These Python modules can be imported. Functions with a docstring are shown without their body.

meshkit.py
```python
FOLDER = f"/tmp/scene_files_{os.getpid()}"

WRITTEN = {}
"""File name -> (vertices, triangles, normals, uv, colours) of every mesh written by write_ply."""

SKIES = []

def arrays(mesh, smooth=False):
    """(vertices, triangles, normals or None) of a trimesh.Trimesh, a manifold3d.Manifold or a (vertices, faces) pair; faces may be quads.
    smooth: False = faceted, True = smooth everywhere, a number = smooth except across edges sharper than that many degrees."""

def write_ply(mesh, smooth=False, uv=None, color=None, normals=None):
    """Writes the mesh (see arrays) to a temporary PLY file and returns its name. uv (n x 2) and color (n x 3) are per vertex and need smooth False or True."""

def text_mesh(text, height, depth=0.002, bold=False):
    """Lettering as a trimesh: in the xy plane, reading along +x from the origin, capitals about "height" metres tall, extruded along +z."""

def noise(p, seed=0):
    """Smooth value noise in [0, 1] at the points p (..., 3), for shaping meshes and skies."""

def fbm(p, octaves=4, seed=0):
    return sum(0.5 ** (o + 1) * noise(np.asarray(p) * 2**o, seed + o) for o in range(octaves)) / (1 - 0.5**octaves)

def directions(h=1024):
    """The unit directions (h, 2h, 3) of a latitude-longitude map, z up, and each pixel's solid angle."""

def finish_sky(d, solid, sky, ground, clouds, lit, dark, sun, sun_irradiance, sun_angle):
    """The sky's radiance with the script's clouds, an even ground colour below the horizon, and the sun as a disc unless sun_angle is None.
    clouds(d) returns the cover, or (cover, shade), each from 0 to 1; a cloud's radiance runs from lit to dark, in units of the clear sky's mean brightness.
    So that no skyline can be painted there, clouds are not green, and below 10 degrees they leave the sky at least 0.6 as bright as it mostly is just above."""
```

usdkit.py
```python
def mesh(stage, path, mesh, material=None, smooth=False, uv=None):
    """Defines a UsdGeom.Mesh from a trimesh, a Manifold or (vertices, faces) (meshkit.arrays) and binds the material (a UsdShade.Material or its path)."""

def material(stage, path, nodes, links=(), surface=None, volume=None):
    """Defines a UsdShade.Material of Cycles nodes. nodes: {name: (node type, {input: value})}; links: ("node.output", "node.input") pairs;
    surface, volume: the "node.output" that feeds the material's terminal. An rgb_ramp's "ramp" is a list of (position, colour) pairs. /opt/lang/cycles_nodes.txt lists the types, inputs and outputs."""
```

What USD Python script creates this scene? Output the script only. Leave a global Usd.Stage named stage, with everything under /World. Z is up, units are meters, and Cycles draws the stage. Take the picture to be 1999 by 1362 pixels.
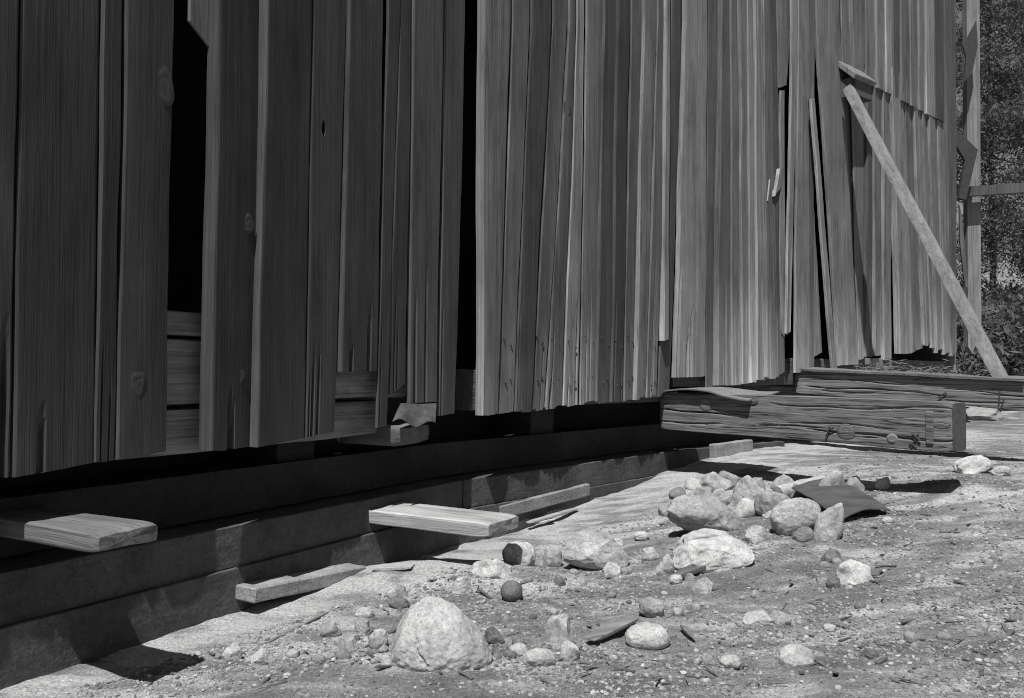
import math, random
import numpy as np, trimesh, usdkit, meshkit
from shapely.geometry import Polygon
from pxr import Usd, UsdGeom, UsdLux, UsdShade, Gf, Sdf, Vt

stage = Usd.Stage.CreateInMemory()
UsdGeom.SetStageUpAxis(stage, UsdGeom.Tokens.z)
UsdGeom.SetStageMetersPerUnit(stage, 1.0)
UsdGeom.Xform.Define(stage, '/World')
UsdGeom.Scope.Define(stage, '/World/Looks')

# ------------------------------------------------------------------ camera, sky, sun, exposure
EYE = 1.2                                   # camera height above the ground by the wall
PITCH = math.atan(44 / 1600.0)              # a touch upwards
cam = UsdGeom.Camera.Define(stage, '/World/camera')
cam.CreateHorizontalApertureAttr(36.0)
cam.CreateVerticalApertureAttr(36.0 * 698 / 1024)
cam.CreateFocalLengthAttr(36.0 * 1600 / 1999)
cam.CreateClippingRangeAttr(Gf.Vec2f(0.05, 5000))
cam.AddTranslateOp().Set(Gf.Vec3d(0, 0, EYE))
cam.AddRotateXOp().Set(90 + math.degrees(PITCH))
cam.CreateExposureAttr(0.55)

SUN = np.array([-0.13, -0.48, 1.0]); SUN /= np.linalg.norm(SUN)
SUN_ELEV, SUN_ROT = math.asin(SUN[2]), math.atan2(SUN[0], SUN[1])
sky_mat = usdkit.material(stage, '/World/Looks/sky_air', {
    's': ('sky_texture', {'sky_type': 'single_scattering', 'sun_disc': False, 'sun_elevation': SUN_ELEV, 'sun_rotation': SUN_ROT}),
    'bw': ('rgb_to_bw', {}), 'c': ('combine_color', {}),
    'b': ('background_shader', {'strength': 0.05})},
    [('s.color', 'bw.color'), ('bw.val', 'c.r'), ('bw.val', 'c.g'), ('bw.val', 'c.b'), ('c.color', 'b.color')], surface='b.background')
sky = UsdLux.DomeLight.Define(stage, '/World/sky')
sky.GetPrim().SetCustomDataByKey('kind', 'structure')
UsdShade.MaterialBindingAPI.Apply(sky.GetPrim()).Bind(sky_mat)
sun = UsdLux.DistantLight.Define(stage, '/World/sun')
sun.CreateIntensityAttr(1.25); sun.CreateAngleAttr(0.5); sun.CreateNormalizeAttr(True)
sun.CreateColorAttr(Gf.Vec3f(1.0, 0.995, 0.985))
sun.AddRotateZOp().Set(math.degrees(math.atan2(SUN[1], SUN[0])) - 90)
sun.AddRotateXOp().Set(-(90 - math.degrees(SUN_ELEV)))

# ------------------------------------------------------------------ small tools
rng = np.random.default_rng(7)
used = {}


def numbered(path):
    n = used.get(path, 0); used[path] = n + 1
    return path if n == 0 else '%s_%03d' % (path, n)


def tag(prim, label=None, cat=None, group=None, kind=None):
    p = prim.GetPrim() if hasattr(prim, 'GetPrim') else prim
    for k, v in (('label', label), ('category', cat), ('group', group), ('kind', kind)):
        if v:
            p.SetCustomDataByKey(k, v)
    return p


def thing(name, label, cat, group=None, base=(0, 0, 0)):
    x = UsdGeom.Xform.Define(stage, numbered('/World/' + name))
    tag(x, label, cat, group)
    return x.GetPath().pathString


def obj(name, mesh, mat, parent='/World', smooth=35, **t):
    m = usdkit.mesh(stage, numbered(parent + '/' + name), mesh, mat, smooth=smooth)
    tag(m, **t)
    return m.GetPath().pathString


def merge(ms):
    return trimesh.util.concatenate(ms)


def frame_box(o, ax, ay, az, x0, x1, y0, y1, z0, z1, bev=0.006):
    """A bevelled box in the frame (o; ax, ay, az)."""
    b = min(bev, (x1 - x0) * .3, (y1 - y0) * .3, (z1 - z0) * .3)
    pts = []
    for x, sx in ((x0, 1), (x1, -1)):
        for y, sy in ((y0, 1), (y1, -1)):
            for z, sz in ((z0, 1), (z1, -1)):
                pts += [(x + sx * b, y + sy * b, z), (x + sx * b, y, z + sz * b), (x, y + sy * b, z + sz * b)]
    m = trimesh.convex.convex_hull(np.array(pts))
    M = np.stack([ax, ay, az], 1)
    v = m.vertices @ M.T + np.asarray(o)
    f = m.faces if np.linalg.det(M) > 0 else m.faces[:, ::-1]
    return trimesh.Trimesh(v, f, process=False)


def hewn(o, ax, ay, az, L0, L1, y0, y1, z0, z1, amp=.006, seed=0, step=.06, endwear=.0, k=6, checks=0):
    """A timber with a slightly uneven surface and worn arrises, its length along ax."""
    n = max(4, int((L1 - L0) / step))
    prof = []
    for i in range(k): prof.append((y0 + (y1 - y0) * i / k, z0))
    for i in range(k): prof.append((y1, z0 + (z1 - z0) * i / k))
    for i in range(k): prof.append((y1 - (y1 - y0) * i / k, z1))
    for i in range(k): prof.append((y0, z1 - (z1 - z0) * i / k))
    prof = np.array(prof, float)
    c = np.array([(y0 + y1) / 2, (z0 + z1) / 2]); hs = np.array([(y1 - y0) / 2, (z1 - z0) / 2])
    rel = (prof - c) / hs
    r = np.maximum(np.abs(rel[:, 0]), np.abs(rel[:, 1]))
    corner = np.minimum(np.abs(rel[:, 0]), np.abs(rel[:, 1])) > .98
    rel[corner] *= .955
    xs = np.linspace(L0, L1, n + 1)
    V = []
    for i, x in enumerate(xs):
        p = c + rel * hs
        P = np.concatenate([np.full((len(p), 1), x), p], 1)
        V.append(P)
    V = np.array(V)
    q = V.reshape(-1, 3) * np.array([1.6, 9, 9]) + seed * 17.3
    d = meshkit.fbm(q).reshape(V.shape[:2])
    out = np.concatenate([np.zeros((len(prof), 1)), rel], 1)
    V = V + out[None] * ((d - d.mean()) * amp * 2)[..., None]
    if endwear:
        w = np.exp(-(xs - L0) / .03) + np.exp(-(L1 - xs) / .03)
        V[..., 1:] -= out[None, :, 1:] * (w * endwear)[:, None, None]
        dd = meshkit.fbm(V[-1] * 14 + 5)
        V[-1, :, 0] += (dd - dd.mean()) * endwear * 1.5
    if checks:
        rc = np.random.default_rng(seed + 77)
        face = rel[:, 0] < -.93
        zf = prof[:, 1]
        for _ in range(checks):
            zc, xa, xl = rc.uniform(z0 + .03, z1 - .03), rc.uniform(L0 - .3, L1 - .3), rc.uniform(.5, 1.6)
            wd, dp = rc.uniform(.0035, .007), rc.uniform(.007, .018)
            path = zc + .02 * np.sin(xs * rc.uniform(1, 3) + rc.uniform(0, 6)) + .006 * np.sin(xs * 9 + rc.uniform(0, 6))
            fade = np.clip((xs - xa) / .12, 0, 1) * np.clip((xa + xl - xs) / .12, 0, 1)
            g = np.exp(-((zf[None] - path[:, None]) / wd) ** 2) * fade[:, None] * dp * face[None]
            V[..., 1] += g
    m = len(prof)
    F = []
    for i in range(n):
        for j in range(m):
            a, b = i * m + j, i * m + (j + 1) % m
            F += [(a, b, b + m), (a, b + m, a + m)]
    verts = V.reshape(-1, 3)
    c0, c1 = len(verts), len(verts) + 1
    verts = np.vstack([verts, V[0].mean(0), V[-1].mean(0)])
    for j in range(m):
        F.append((c0, (j + 1) % m, j)); F.append((c1, n * m + j, n * m + (j + 1) % m))
    M = np.stack([ax, ay, az], 1)
    F = np.array(F)
    # profile runs y then z: with a right-handed frame the faces above point inwards
    t = trimesh.Trimesh(verts @ M.T + np.asarray(o), F, process=False)
    if t.volume < 0:
        t = trimesh.Trimesh(t.vertices, F[:, ::-1], process=False)
    return t


def ray(px, py):
    u, v = (px - 999.5) / 1600.0, (681.0 - py) / 1600.0
    c, s = math.cos(PITCH), math.sin(PITCH)
    return np.array([u, c - v * s, s + v * c])


CAM = np.array([0, 0, EYE])


def smoothstep(a, b, x):
    t = np.clip((x - a) / (b - a), 0, 1)
    return t * t * (3 - 2 * t)


def ground_base(x, y):
    x, y = np.asarray(x, float), np.asarray(y, float)
    g = .37 * smoothstep(1.9, 4.7, .6 * x + .35 * y)
    g = g + .10 * np.exp(-((x + .35) ** 2 / .5 + (y - 4.75) ** 2 / .10))        # low rise with stones below the second plank
    g = g + .09 * np.exp(-((x - 1.75) ** 2 / .6 + (y - 5.3) ** 2 / .5))           # under the rock pile
    g = g + .10 * np.exp(-((x - 3.35) ** 2 / .12 + (y - 6.0) ** 2 / .10))         # soil heaped at the timber's end
    g = g + np.clip(y - 13, 0, 12) * .24 + np.clip(y - 25, 0, 60) * .08
    return g


def ground(x, y):
    sh = np.shape(x)
    p = np.stack([np.ravel(x), np.ravel(y), np.zeros(np.size(x))], 1).astype(float)
    n = (meshkit.fbm(p * 1.3 + 3.1) - .5) * .07 + (meshkit.fbm(p * np.array([5, 9, 1]) + 9.7) - .5) * .030
    n = n + (meshkit.fbm(p * np.array([15, 19, 1]) + 2.2) - .5) * .016
    n *= 1 + smoothstep(12, 30, p[:, 1]) * 3
    return ground_base(x, y) + n.reshape(sh)


def hit_ground(px, py):
    d = ray(px, py)
    ts = np.linspace(1.5, 40, 4000)
    P = CAM + ts[:, None] * d
    near = np.abs(P[:, 2] - ground_base(P[:, 0], P[:, 1])) < .12
    if not near.any():
        return P[-1]
    P = P[np.argmax(near):][:int(near.sum()) + 40]
    below = P[:, 2] < ground(P[:, 0], P[:, 1])
    return P[np.argmax(below)] if below.any() else P[-1]


# ------------------------------------------------------------------ materials (the photograph is monochrome: greys)
def g3(v): return (v, v, v)


def wood_mat(name, base, axis='z', rot=0.0, var=.35, grain=1.0, contrast=.75, bump=.6, weather=None, crack=.25, cscale=1.6, warp=.012, stretch=.45):
    """Weathered timber: grain stretched along the axis; weather = (z0, z1, gain) bleaches the wood towards its lower end."""
    sc = {'z': (60 * grain, 60 * grain, 1.3 * stretch), 'x': (1.3 * stretch, 60 * grain, 60 * grain)}[axis]
    sc2 = {'z': (210, 210, 5.0), 'x': (5.0, 210, 210)}[axis]
    sc3 = {'z': (20, 20, .55), 'x': (.5, 20, 20)}[axis]
    sc4 = {'z': (16 * cscale, 16 * cscale, .22), 'x': (.4 * cscale, 16 * cscale, 16 * cscale)}[axis]
    nodes = {
        'g': ('geometry', {}), 'o': ('object_info', {}),
        'rv': ('vector_math', {'math_type': 'scale', 'vector1': (37.0, 11.0, 23.0)}),
        'rot': ('mapping', {'mapping_type': 'point', 'rotation': (rot if np.ndim(rot) else (0, 0, rot))}),
        'add': ('vector_math', {'math_type': 'add'}),
        'wn': ('noise_texture', {'scale': 2.2, 'detail': 2.0}),
        'wsc': ('vector_math', {'math_type': 'scale', 'scale': warp}),
        'warp': ('vector_math', {'math_type': 'add'}),
        'm1': ('mapping', {'mapping_type': 'point', 'scale': sc}),
        'm2': ('mapping', {'mapping_type': 'point', 'scale': sc2}),
        'm3': ('mapping', {'mapping_type': 'point', 'scale': sc3}),
        'm4': ('mapping', {'mapping_type': 'point', 'scale': sc4}), 'n4': ('noise_texture', {'scale': 1.0, 'detail': 3.0, 'roughness': .5}),
        'r4': ('rgb_ramp', {'ramp': [(.478, g3(1.0)), (.497, g3(1 - crack)), (.503, g3(1 - crack)), (.522, g3(1.0))]}), 'c4': ('vector_math', {'math_type': 'multiply'}),
        'hc': ('math', {'math_type': 'multiply_add', 'value2': .8}), 'rb': ('rgb_to_bw', {}),
        'n1': ('noise_texture', {'scale': 1.0, 'detail': 5.0, 'roughness': .62}),
        'n2': ('noise_texture', {'scale': 1.0, 'detail': 3.0, 'roughness': .6}),
        'n3': ('noise_texture', {'scale': 1.0, 'detail': 4.0, 'roughness': .6}),
        'r1': ('rgb_ramp', {'ramp': [(.25, g3(1 - contrast)), (.45, g3(.92)), (.62, g3(1.0)), (.8, g3(1 + .45 * contrast))]}),
        'r2': ('rgb_ramp', {'ramp': [(.3, g3(.8)), (.5, g3(1.0)), (.75, g3(1.12))]}),
        'r3': ('rgb_ramp', {'ramp': [(.25, g3(.74)), (.5, g3(1.0)), (.75, g3(1.22))]}),
        'mr': ('map_range', {'from_min': 0.0, 'from_max': 1.0, 'to_min': base * (1 - var), 'to_max': base * (1 + var)}),
        'c0': ('vector_math', {'math_type': 'multiply'}), 'c1': ('vector_math', {'math_type': 'multiply'}),
        'c2': ('vector_math', {'math_type': 'scale'}),
        'hb': ('math', {'math_type': 'multiply_add', 'value2': .35}),
        'b': ('bump', {'strength': bump, 'distance': .006}),
        'p': ('principled_bsdf', {'roughness': .82, 'specular_ior_level': .25}),
    }
    links = [('o.random', 'rv.scale'), ('g.position', 'rot.vector'), ('rot.vector', 'add.vector1'), ('rv.vector', 'add.vector2'),
             ('add.vector', 'wn.vector'), ('wn.color', 'wsc.vector1'), ('wsc.vector', 'warp.vector2'), ('add.vector', 'warp.vector1'),
             ('warp.vector', 'm1.vector'), ('warp.vector', 'm2.vector'), ('add.vector', 'm3.vector'),
             ('m1.vector', 'n1.vector'), ('m2.vector', 'n2.vector'), ('m3.vector', 'n3.vector'),
             ('n1.fac', 'r1.fac'), ('n2.fac', 'r2.fac'), ('n3.fac', 'r3.fac'),
             ('r1.color', 'c0.vector1'), ('r2.color', 'c0.vector2'), ('c0.vector', 'c1.vector1'), ('r3.color', 'c1.vector2'),
             ('o.random', 'mr.value'), ('c1.vector', 'c2.vector1'), ('mr.result', 'c2.scale'),
             ('n2.fac', 'hb.value1'), ('n1.fac', 'hb.value3'), ('warp.vector', 'm4.vector'), ('m4.vector', 'n4.vector'), ('n4.fac', 'r4.fac'), ('c2.vector', 'c4.vector1'), ('r4.color', 'c4.vector2'),
             ('r4.color', 'rb.color'), ('rb.val', 'hc.value1'), ('hb.value', 'hc.value3'), ('hc.value', 'b.height'), ('b.normal', 'p.normal')]
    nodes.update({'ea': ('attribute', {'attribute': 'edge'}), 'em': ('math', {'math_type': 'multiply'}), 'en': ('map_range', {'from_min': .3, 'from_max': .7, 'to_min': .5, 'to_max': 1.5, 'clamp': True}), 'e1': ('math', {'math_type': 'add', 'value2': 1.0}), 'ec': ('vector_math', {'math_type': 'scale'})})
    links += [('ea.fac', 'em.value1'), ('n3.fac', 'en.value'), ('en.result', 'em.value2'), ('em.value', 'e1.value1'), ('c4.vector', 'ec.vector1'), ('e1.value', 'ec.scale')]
    nodes.update({'m5': ('mapping', {'mapping_type': 'point', 'scale': (6, 6, 1.6) if axis == 'z' else (2, 7, 7)}), 'n5': ('noise_texture', {'scale': 1.0, 'detail': 6.0, 'roughness': .68}),
                  'r5': ('rgb_ramp', {'ramp': [(.30, g3(.58)), (.45, g3(.92)), (.58, g3(1.06)), (.72, g3(1.4))]}), 'c5': ('vector_math', {'math_type': 'multiply'})})
    links += [('add.vector', 'm5.vector'), ('m5.vector', 'n5.vector'), ('n5.fac', 'r5.fac'), ('ec.vector', 'c5.vector1'), ('r5.color', 'c5.vector2')]
    last = 'c5.vector'
    if weather:
        z0, z1, gain = weather
        nodes.update({'sx': ('separate_xyz', {}), 'wz': ('math', {'math_type': 'multiply_add', 'value2': 1.3}),
                      'wr': ('map_range', {'from_min': z0 + .65, 'from_max': z1 + .65, 'to_min': gain, 'to_max': 1.0, 'clamp': True}),
                      'c3': ('vector_math', {'math_type': 'scale'})})
        links += [('g.position', 'sx.vector'), ('n3.fac', 'wz.value1'), ('sx.z', 'wz.value3'), ('wz.value', 'wr.value'), (last, 'c3.vector1'), ('wr.result', 'c3.scale')]
        last = 'c3.vector'
    links.append((last, 'p.base_color'))
    return usdkit.material(stage, '/World/Looks/' + name, nodes, links, surface='p.BSDF')


def stone_mat(name, lo, hi, scale=9.0, speck=.5, bump=.5):
    return usdkit.material(stage, '/World/Looks/' + name, {
        'g': ('geometry', {}), 'o': ('object_info', {}),
        'rv': ('vector_math', {'math_type': 'scale', 'vector1': (31.0, 17.0, 23.0)}), 'add': ('vector_math', {'math_type': 'add'}),
        'n1': ('noise_texture', {'scale': scale, 'detail': 6.0, 'roughness': .62}),
        'n2': ('noise_texture', {'scale': 95.0, 'detail': 3.0, 'roughness': .7}),
        'n3': ('noise_texture', {'scale': 28.0, 'detail': 5.0, 'roughness': .65, 'distortion': .6}),
        'r1': ('rgb_ramp', {'ramp': [(.28, g3(lo * .75)), (.42, g3(lo)), (.58, g3((lo + hi) / 2)), (.72, g3(hi))]}),
        'r2': ('rgb_ramp', {'ramp': [(.30, g3(1 - speck)), (.46, g3(.95)), (.6, g3(1.05)), (.75, g3(1.25))]}),
        'r3': ('rgb_ramp', {'ramp': [(.3, g3(.72)), (.5, g3(1.0)), (.7, g3(1.15))]}),
        'mr': ('map_range', {'to_min': .82, 'to_max': 1.15}),
        'c0': ('vector_math', {'math_type': 'multiply'}), 'c1': ('vector_math', {'math_type': 'multiply'}), 'c2': ('vector_math', {'math_type': 'scale'}),
        'hb': ('math', {'math_type': 'multiply_add', 'value2': .4}),
        'b': ('bump', {'strength': bump, 'distance': .012}),
        'p': ('principled_bsdf', {'roughness': .9, 'specular_ior_level': .2})},
        [('o.random', 'rv.scale'), ('g.position', 'add.vector1'), ('rv.vector', 'add.vector2'), ('add.vector', 'n1.vector'), ('add.vector', 'n2.vector'), ('add.vector', 'n3.vector'),
         ('n1.fac', 'r1.fac'), ('n2.fac', 'r2.fac'), ('n3.fac', 'r3.fac'), ('r1.color', 'c0.vector1'), ('r2.color', 'c0.vector2'), ('c0.vector', 'c1.vector1'), ('r3.color', 'c1.vector2'),
         ('o.random', 'mr.value'), ('c1.vector', 'c2.vector1'), ('mr.result', 'c2.scale'), ('c2.vector', 'p.base_color'),
         ('n2.fac', 'hb.value1'), ('n3.fac', 'hb.value3'), ('hb.value', 'b.height'), ('b.normal', 'p.normal')], surface='p.BSDF')


def plain(name, v, rough=.7, spec=.3, noise=.25, scale=20.0, metallic=0.0, bump=.2):
    return usdkit.material(stage, '/World/Looks/' + name, {
        'g': ('geometry', {}), 'n': ('noise_texture', {'scale': scale, 'detail': 6.0, 'roughness': .65}),
        'r': ('rgb_ramp', {'ramp': [(.3, g3(v * (1 - noise))), (.5, g3(v)), (.72, g3(v * (1 + noise)))]}),
        'b': ('bump', {'strength': bump, 'distance': .006}),
        'p': ('principled_bsdf', {'roughness': rough, 'specular_ior_level': spec, 'metallic': metallic})},
        [('g.position', 'n.vector'), ('n.fac', 'r.fac'), ('r.color', 'p.base_color'), ('n.fac', 'b.height'), ('b.normal', 'p.normal')], surface='p.BSDF')


TH = [math.radians(a) for a in (31.0, 42.0, 52.0)]          # the three stretches of the bowed wall, against the view axis
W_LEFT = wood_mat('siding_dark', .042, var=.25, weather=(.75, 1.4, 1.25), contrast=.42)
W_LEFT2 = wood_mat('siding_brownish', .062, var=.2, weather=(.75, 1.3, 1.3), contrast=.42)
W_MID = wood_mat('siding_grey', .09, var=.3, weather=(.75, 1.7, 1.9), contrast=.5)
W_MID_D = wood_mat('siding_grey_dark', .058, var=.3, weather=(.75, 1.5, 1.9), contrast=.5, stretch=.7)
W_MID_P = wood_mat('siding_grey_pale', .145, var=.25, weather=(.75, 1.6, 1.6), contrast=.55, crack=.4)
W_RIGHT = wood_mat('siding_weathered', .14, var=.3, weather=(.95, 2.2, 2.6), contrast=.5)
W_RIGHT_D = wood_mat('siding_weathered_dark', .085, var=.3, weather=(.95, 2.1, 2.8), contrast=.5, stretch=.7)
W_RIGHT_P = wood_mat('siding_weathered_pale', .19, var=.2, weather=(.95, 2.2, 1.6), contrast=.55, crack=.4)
W_FRESH = wood_mat('splintered_wood', .22, var=.1, contrast=.4)
W_PALE = wood_mat('siding_pale', .16, var=.15, weather=(.95, 2.4, 1.5), contrast=.42)
VAR = {1: [W_MID, W_MID_D, W_MID_P, W_MID_D, W_MID], 2: [W_RIGHT, W_RIGHT_D, W_RIGHT_P, W_RIGHT, W_RIGHT_D]}
W_IN = wood_mat('inner_timber', .2, axis='x', rot=-(math.pi / 2 - TH[0]), var=.15, contrast=.85, bump=1.0)
W_BEAM = wood_mat('beam_timber', .155, axis='x', rot=TH[2] , var=.08, contrast=.8, bump=1.0, grain=.8, crack=.8, cscale=1.3, warp=.012, stretch=.5)
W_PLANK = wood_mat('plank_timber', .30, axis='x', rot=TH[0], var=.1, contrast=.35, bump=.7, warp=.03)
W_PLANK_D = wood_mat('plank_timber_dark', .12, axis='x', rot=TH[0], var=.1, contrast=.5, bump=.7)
W_POLE = wood_mat('brace_timber', .2, var=.1, contrast=.5)
W_STICK = wood_mat('stick_wood', .13, axis='x', rot=-.4, var=.3)
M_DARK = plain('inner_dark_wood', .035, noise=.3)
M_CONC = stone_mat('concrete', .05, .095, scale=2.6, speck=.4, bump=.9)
M_CONC_D = stone_mat('shaded_concrete', .022, .04, scale=2.0, speck=.3, bump=.6)  # darker copy of the concrete: shade of the recess is in the colour
M_LEDGE = stone_mat('sunlit_ledge', .20, .28, scale=4.0, speck=.4, bump=1.0)  # lighter copy of the concrete: sunlight on the ledges is in the colour
M_PALE = stone_mat('granite_pale', .29, .43)
M_GREY = stone_mat('granite_grey', .23, .34, scale=7)
M_SMALL = stone_mat('cobble_grey', .17, .27, scale=10)
M_DKST = stone_mat('granite_dark', .10, .17, scale=8)
M_TIN = plain('sheet_metal', .14, rough=.45, spec=.5, noise=.3, scale=9)
M_PAPER = plain('pale_sheet', .06, noise=.45)
M_TAR = plain('tar_paper', .055, rough=.75, noise=.5, scale=5, bump=.3)
M_END = plain('end_grain', .06, noise=.4, scale=30, bump=.6)
M_KNOT = plain('knot_wood', .035, noise=.5, scale=60)
M_IRON = plain('rusty_iron', .04, noise=.3)

# ------------------------------------------------------------------ the wall's plan, from where its boards are seen
D1 = 3.2
XB = (-260, 927, 1324, 1868)                                 # picture columns at which the stretches begin and end
SEG = []                                                     # (point, direction along, outward normal)
d = np.array([math.sin(TH[0]), math.cos(TH[0])]); nb = np.array([-math.cos(TH[0]), math.sin(TH[0])])
p0 = nb * D1
pt = None
for i in range(3):
    d = np.array([math.sin(TH[i]), math.cos(TH[i])]); n = np.array([math.cos(TH[i]), -math.sin(TH[i])])
    if i:
        p0 = pt
    SEG.append((p0, d, n))
    u = (XB[i + 1] - 999.5) / 1600.0
    A = np.array([[d[0], -u], [d[1], -1]]); t = np.linalg.solve(A, -p0)
    pt = p0 + d * t[0]
    print('segment', i, 'starts', p0.round(2), 'ends', pt.round(2))


def seg_of(px): return 0 if px < XB[1] else 1 if px < XB[2] else 2


def on_wall(px, py, off=0.0, seg=None):
    p, dd, nn = SEG[seg_of(px) if seg is None else seg]
    r = ray(px, py)
    t = (np.dot(p, nn) + off) / np.dot(r[:2], nn)
    return CAM + r * t


def V3(v, z=0.0): return np.array([v[0], v[1], z])


UP = np.array([0, 0, 1.0])
ZTOP = 7.0

# ------------------------------------------------------------------ ground
def grid(xs, ys):
    X, Y = np.meshgrid(xs, ys)
    Z = ground(X, Y)
    V = np.stack([X, Y, Z], -1).reshape(-1, 3)
    nx = len(xs)
    i, j = np.meshgrid(np.arange(len(ys) - 1), np.arange(nx - 1), indexing='ij')
    a = (i * nx + j).ravel()
    return V, np.concatenate([np.stack([a, a + 1, a + nx + 1], 1), np.stack([a, a + nx + 1, a + nx], 1)])


def spaced(lo, a, b, hi, fine, n):
    left = a - (np.geomspace(fine, a - lo + fine, n)[::-1] - fine)[:-1]
    right = b + (np.geomspace(fine, hi - b + fine, n) - fine)[1:]
    return np.concatenate([left, np.arange(a, b, fine), right])


M_GROUND = usdkit.material(stage, '/World/Looks/sandy_ground', {
    'at': ('attribute', {'attribute': 'sand'}), 'ad': ('math', {'math_type': 'multiply_add', 'value2': .15}),
    'g': ('geometry', {}),
    'mS': ('mapping', {'mapping_type': 'point', 'scale': (2.2, 5.5, 1.0)}),
    'mL': ('mapping', {'mapping_type': 'point', 'scale': (.9, 1.4, 1.0)}),
    'nS': ('noise_texture', {'scale': 1.0, 'detail': 6.0, 'roughness': .6, 'distortion': .4}),
    'nL': ('noise_texture', {'scale': 1.0, 'detail': 4.0, 'roughness': .55}),
    'nF': ('noise_texture', {'scale': 70.0, 'detail': 4.0, 'roughness': .75}),
    'nG': ('noise_texture', {'scale': 240.0, 'detail': 2.0, 'roughness': .7}),
    'v': ('voronoi_texture', {'feature': 'f1', 'scale': 170.0}),
    'vb': ('rgb_to_bw', {}),
    'sum': ('math', {'math_type': 'multiply_add', 'value2': .6}),
    'rs': ('rgb_ramp', {'ramp': [(.60, g3(.10)), (.75, g3(.15)), (.84, g3(.205)), (.91, g3(.30)), (1.02, g3(.38))]}),
    'rf': ('rgb_ramp', {'ramp': [(.28, g3(.36)), (.44, g3(.84)), (.56, g3(1.06)), (.72, g3(1.7))]}),
    'rg': ('rgb_ramp', {'ramp': [(.3, g3(.6)), (.5, g3(1.0)), (.72, g3(1.45))]}),
    'rv': ('map_range', {'to_min': .78, 'to_max': 1.22}),
    'c0': ('vector_math', {'math_type': 'multiply'}), 'c1': ('vector_math', {'math_type': 'multiply'}), 'c2': ('vector_math', {'math_type': 'scale'}),
    'h': ('math', {'math_type': 'multiply_add', 'value2': .6}),
    'b': ('bump', {'strength': .8, 'distance': .018}),
    'p': ('principled_bsdf', {'roughness': .95, 'specular_ior_level': .15})},
    [('g.position', 'mS.vector'), ('g.position', 'mL.vector'), ('mS.vector', 'nS.vector'), ('mL.vector', 'nL.vector'), ('g.position', 'nF.vector'), ('g.position', 'nG.vector'), ('g.position', 'v.vector'),
     ('nL.fac', 'sum.value1'), ('nS.fac', 'sum.value3'), ('at.fac', 'ad.value1'), ('sum.value', 'ad.value3'), ('ad.value', 'rs.fac'), ('nF.fac', 'rf.fac'), ('nG.fac', 'rg.fac'), ('v.color', 'vb.color'), ('vb.val', 'rv.value'),
     ('rs.color', 'c0.vector1'), ('rf.color', 'c0.vector2'), ('c0.vector', 'c1.vector1'), ('rg.color', 'c1.vector2'), ('c1.vector', 'c2.vector1'), ('rv.result', 'c2.scale'), ('c2.vector', 'p.base_color'),
     ('nG.fac', 'h.value1'), ('nF.fac', 'h.value3'), ('h.value', 'b.height'), ('b.normal', 'p.normal')], surface='p.BSDF')
gx = spaced(-400, -2.6, 5.6, 400, .022, 60)
gy = spaced(-300, 2.2, 9.4, 400, .022, 60)
gmesh = grid(gx, gy)
gp = obj('ground', gmesh, M_GROUND, smooth=True, kind='structure')
_p = gmesh[0]
_ds = np.min([np.abs((_p[:, :2] - q) @ nv) + 9 * (((_p[:, :2] - q) @ dv < -3) | ((_p[:, :2] - q) @ dv > L_)) for (q, dv, nv), L_ in zip(SEG, (5.0, 3.0, 6.0))], 0)
_s = np.exp(-(_ds / .75) ** 2) + .6 * np.exp(-(((_p[:, 0] - 2.6) / 1.6) ** 2 + ((_p[:, 1] - 7.0) / .8) ** 2))
_s = np.clip(_s * (.4 + 1.2 * meshkit.fbm(_p * np.array([2.5, 6, 1]) + 40)), 0, 1)
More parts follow.
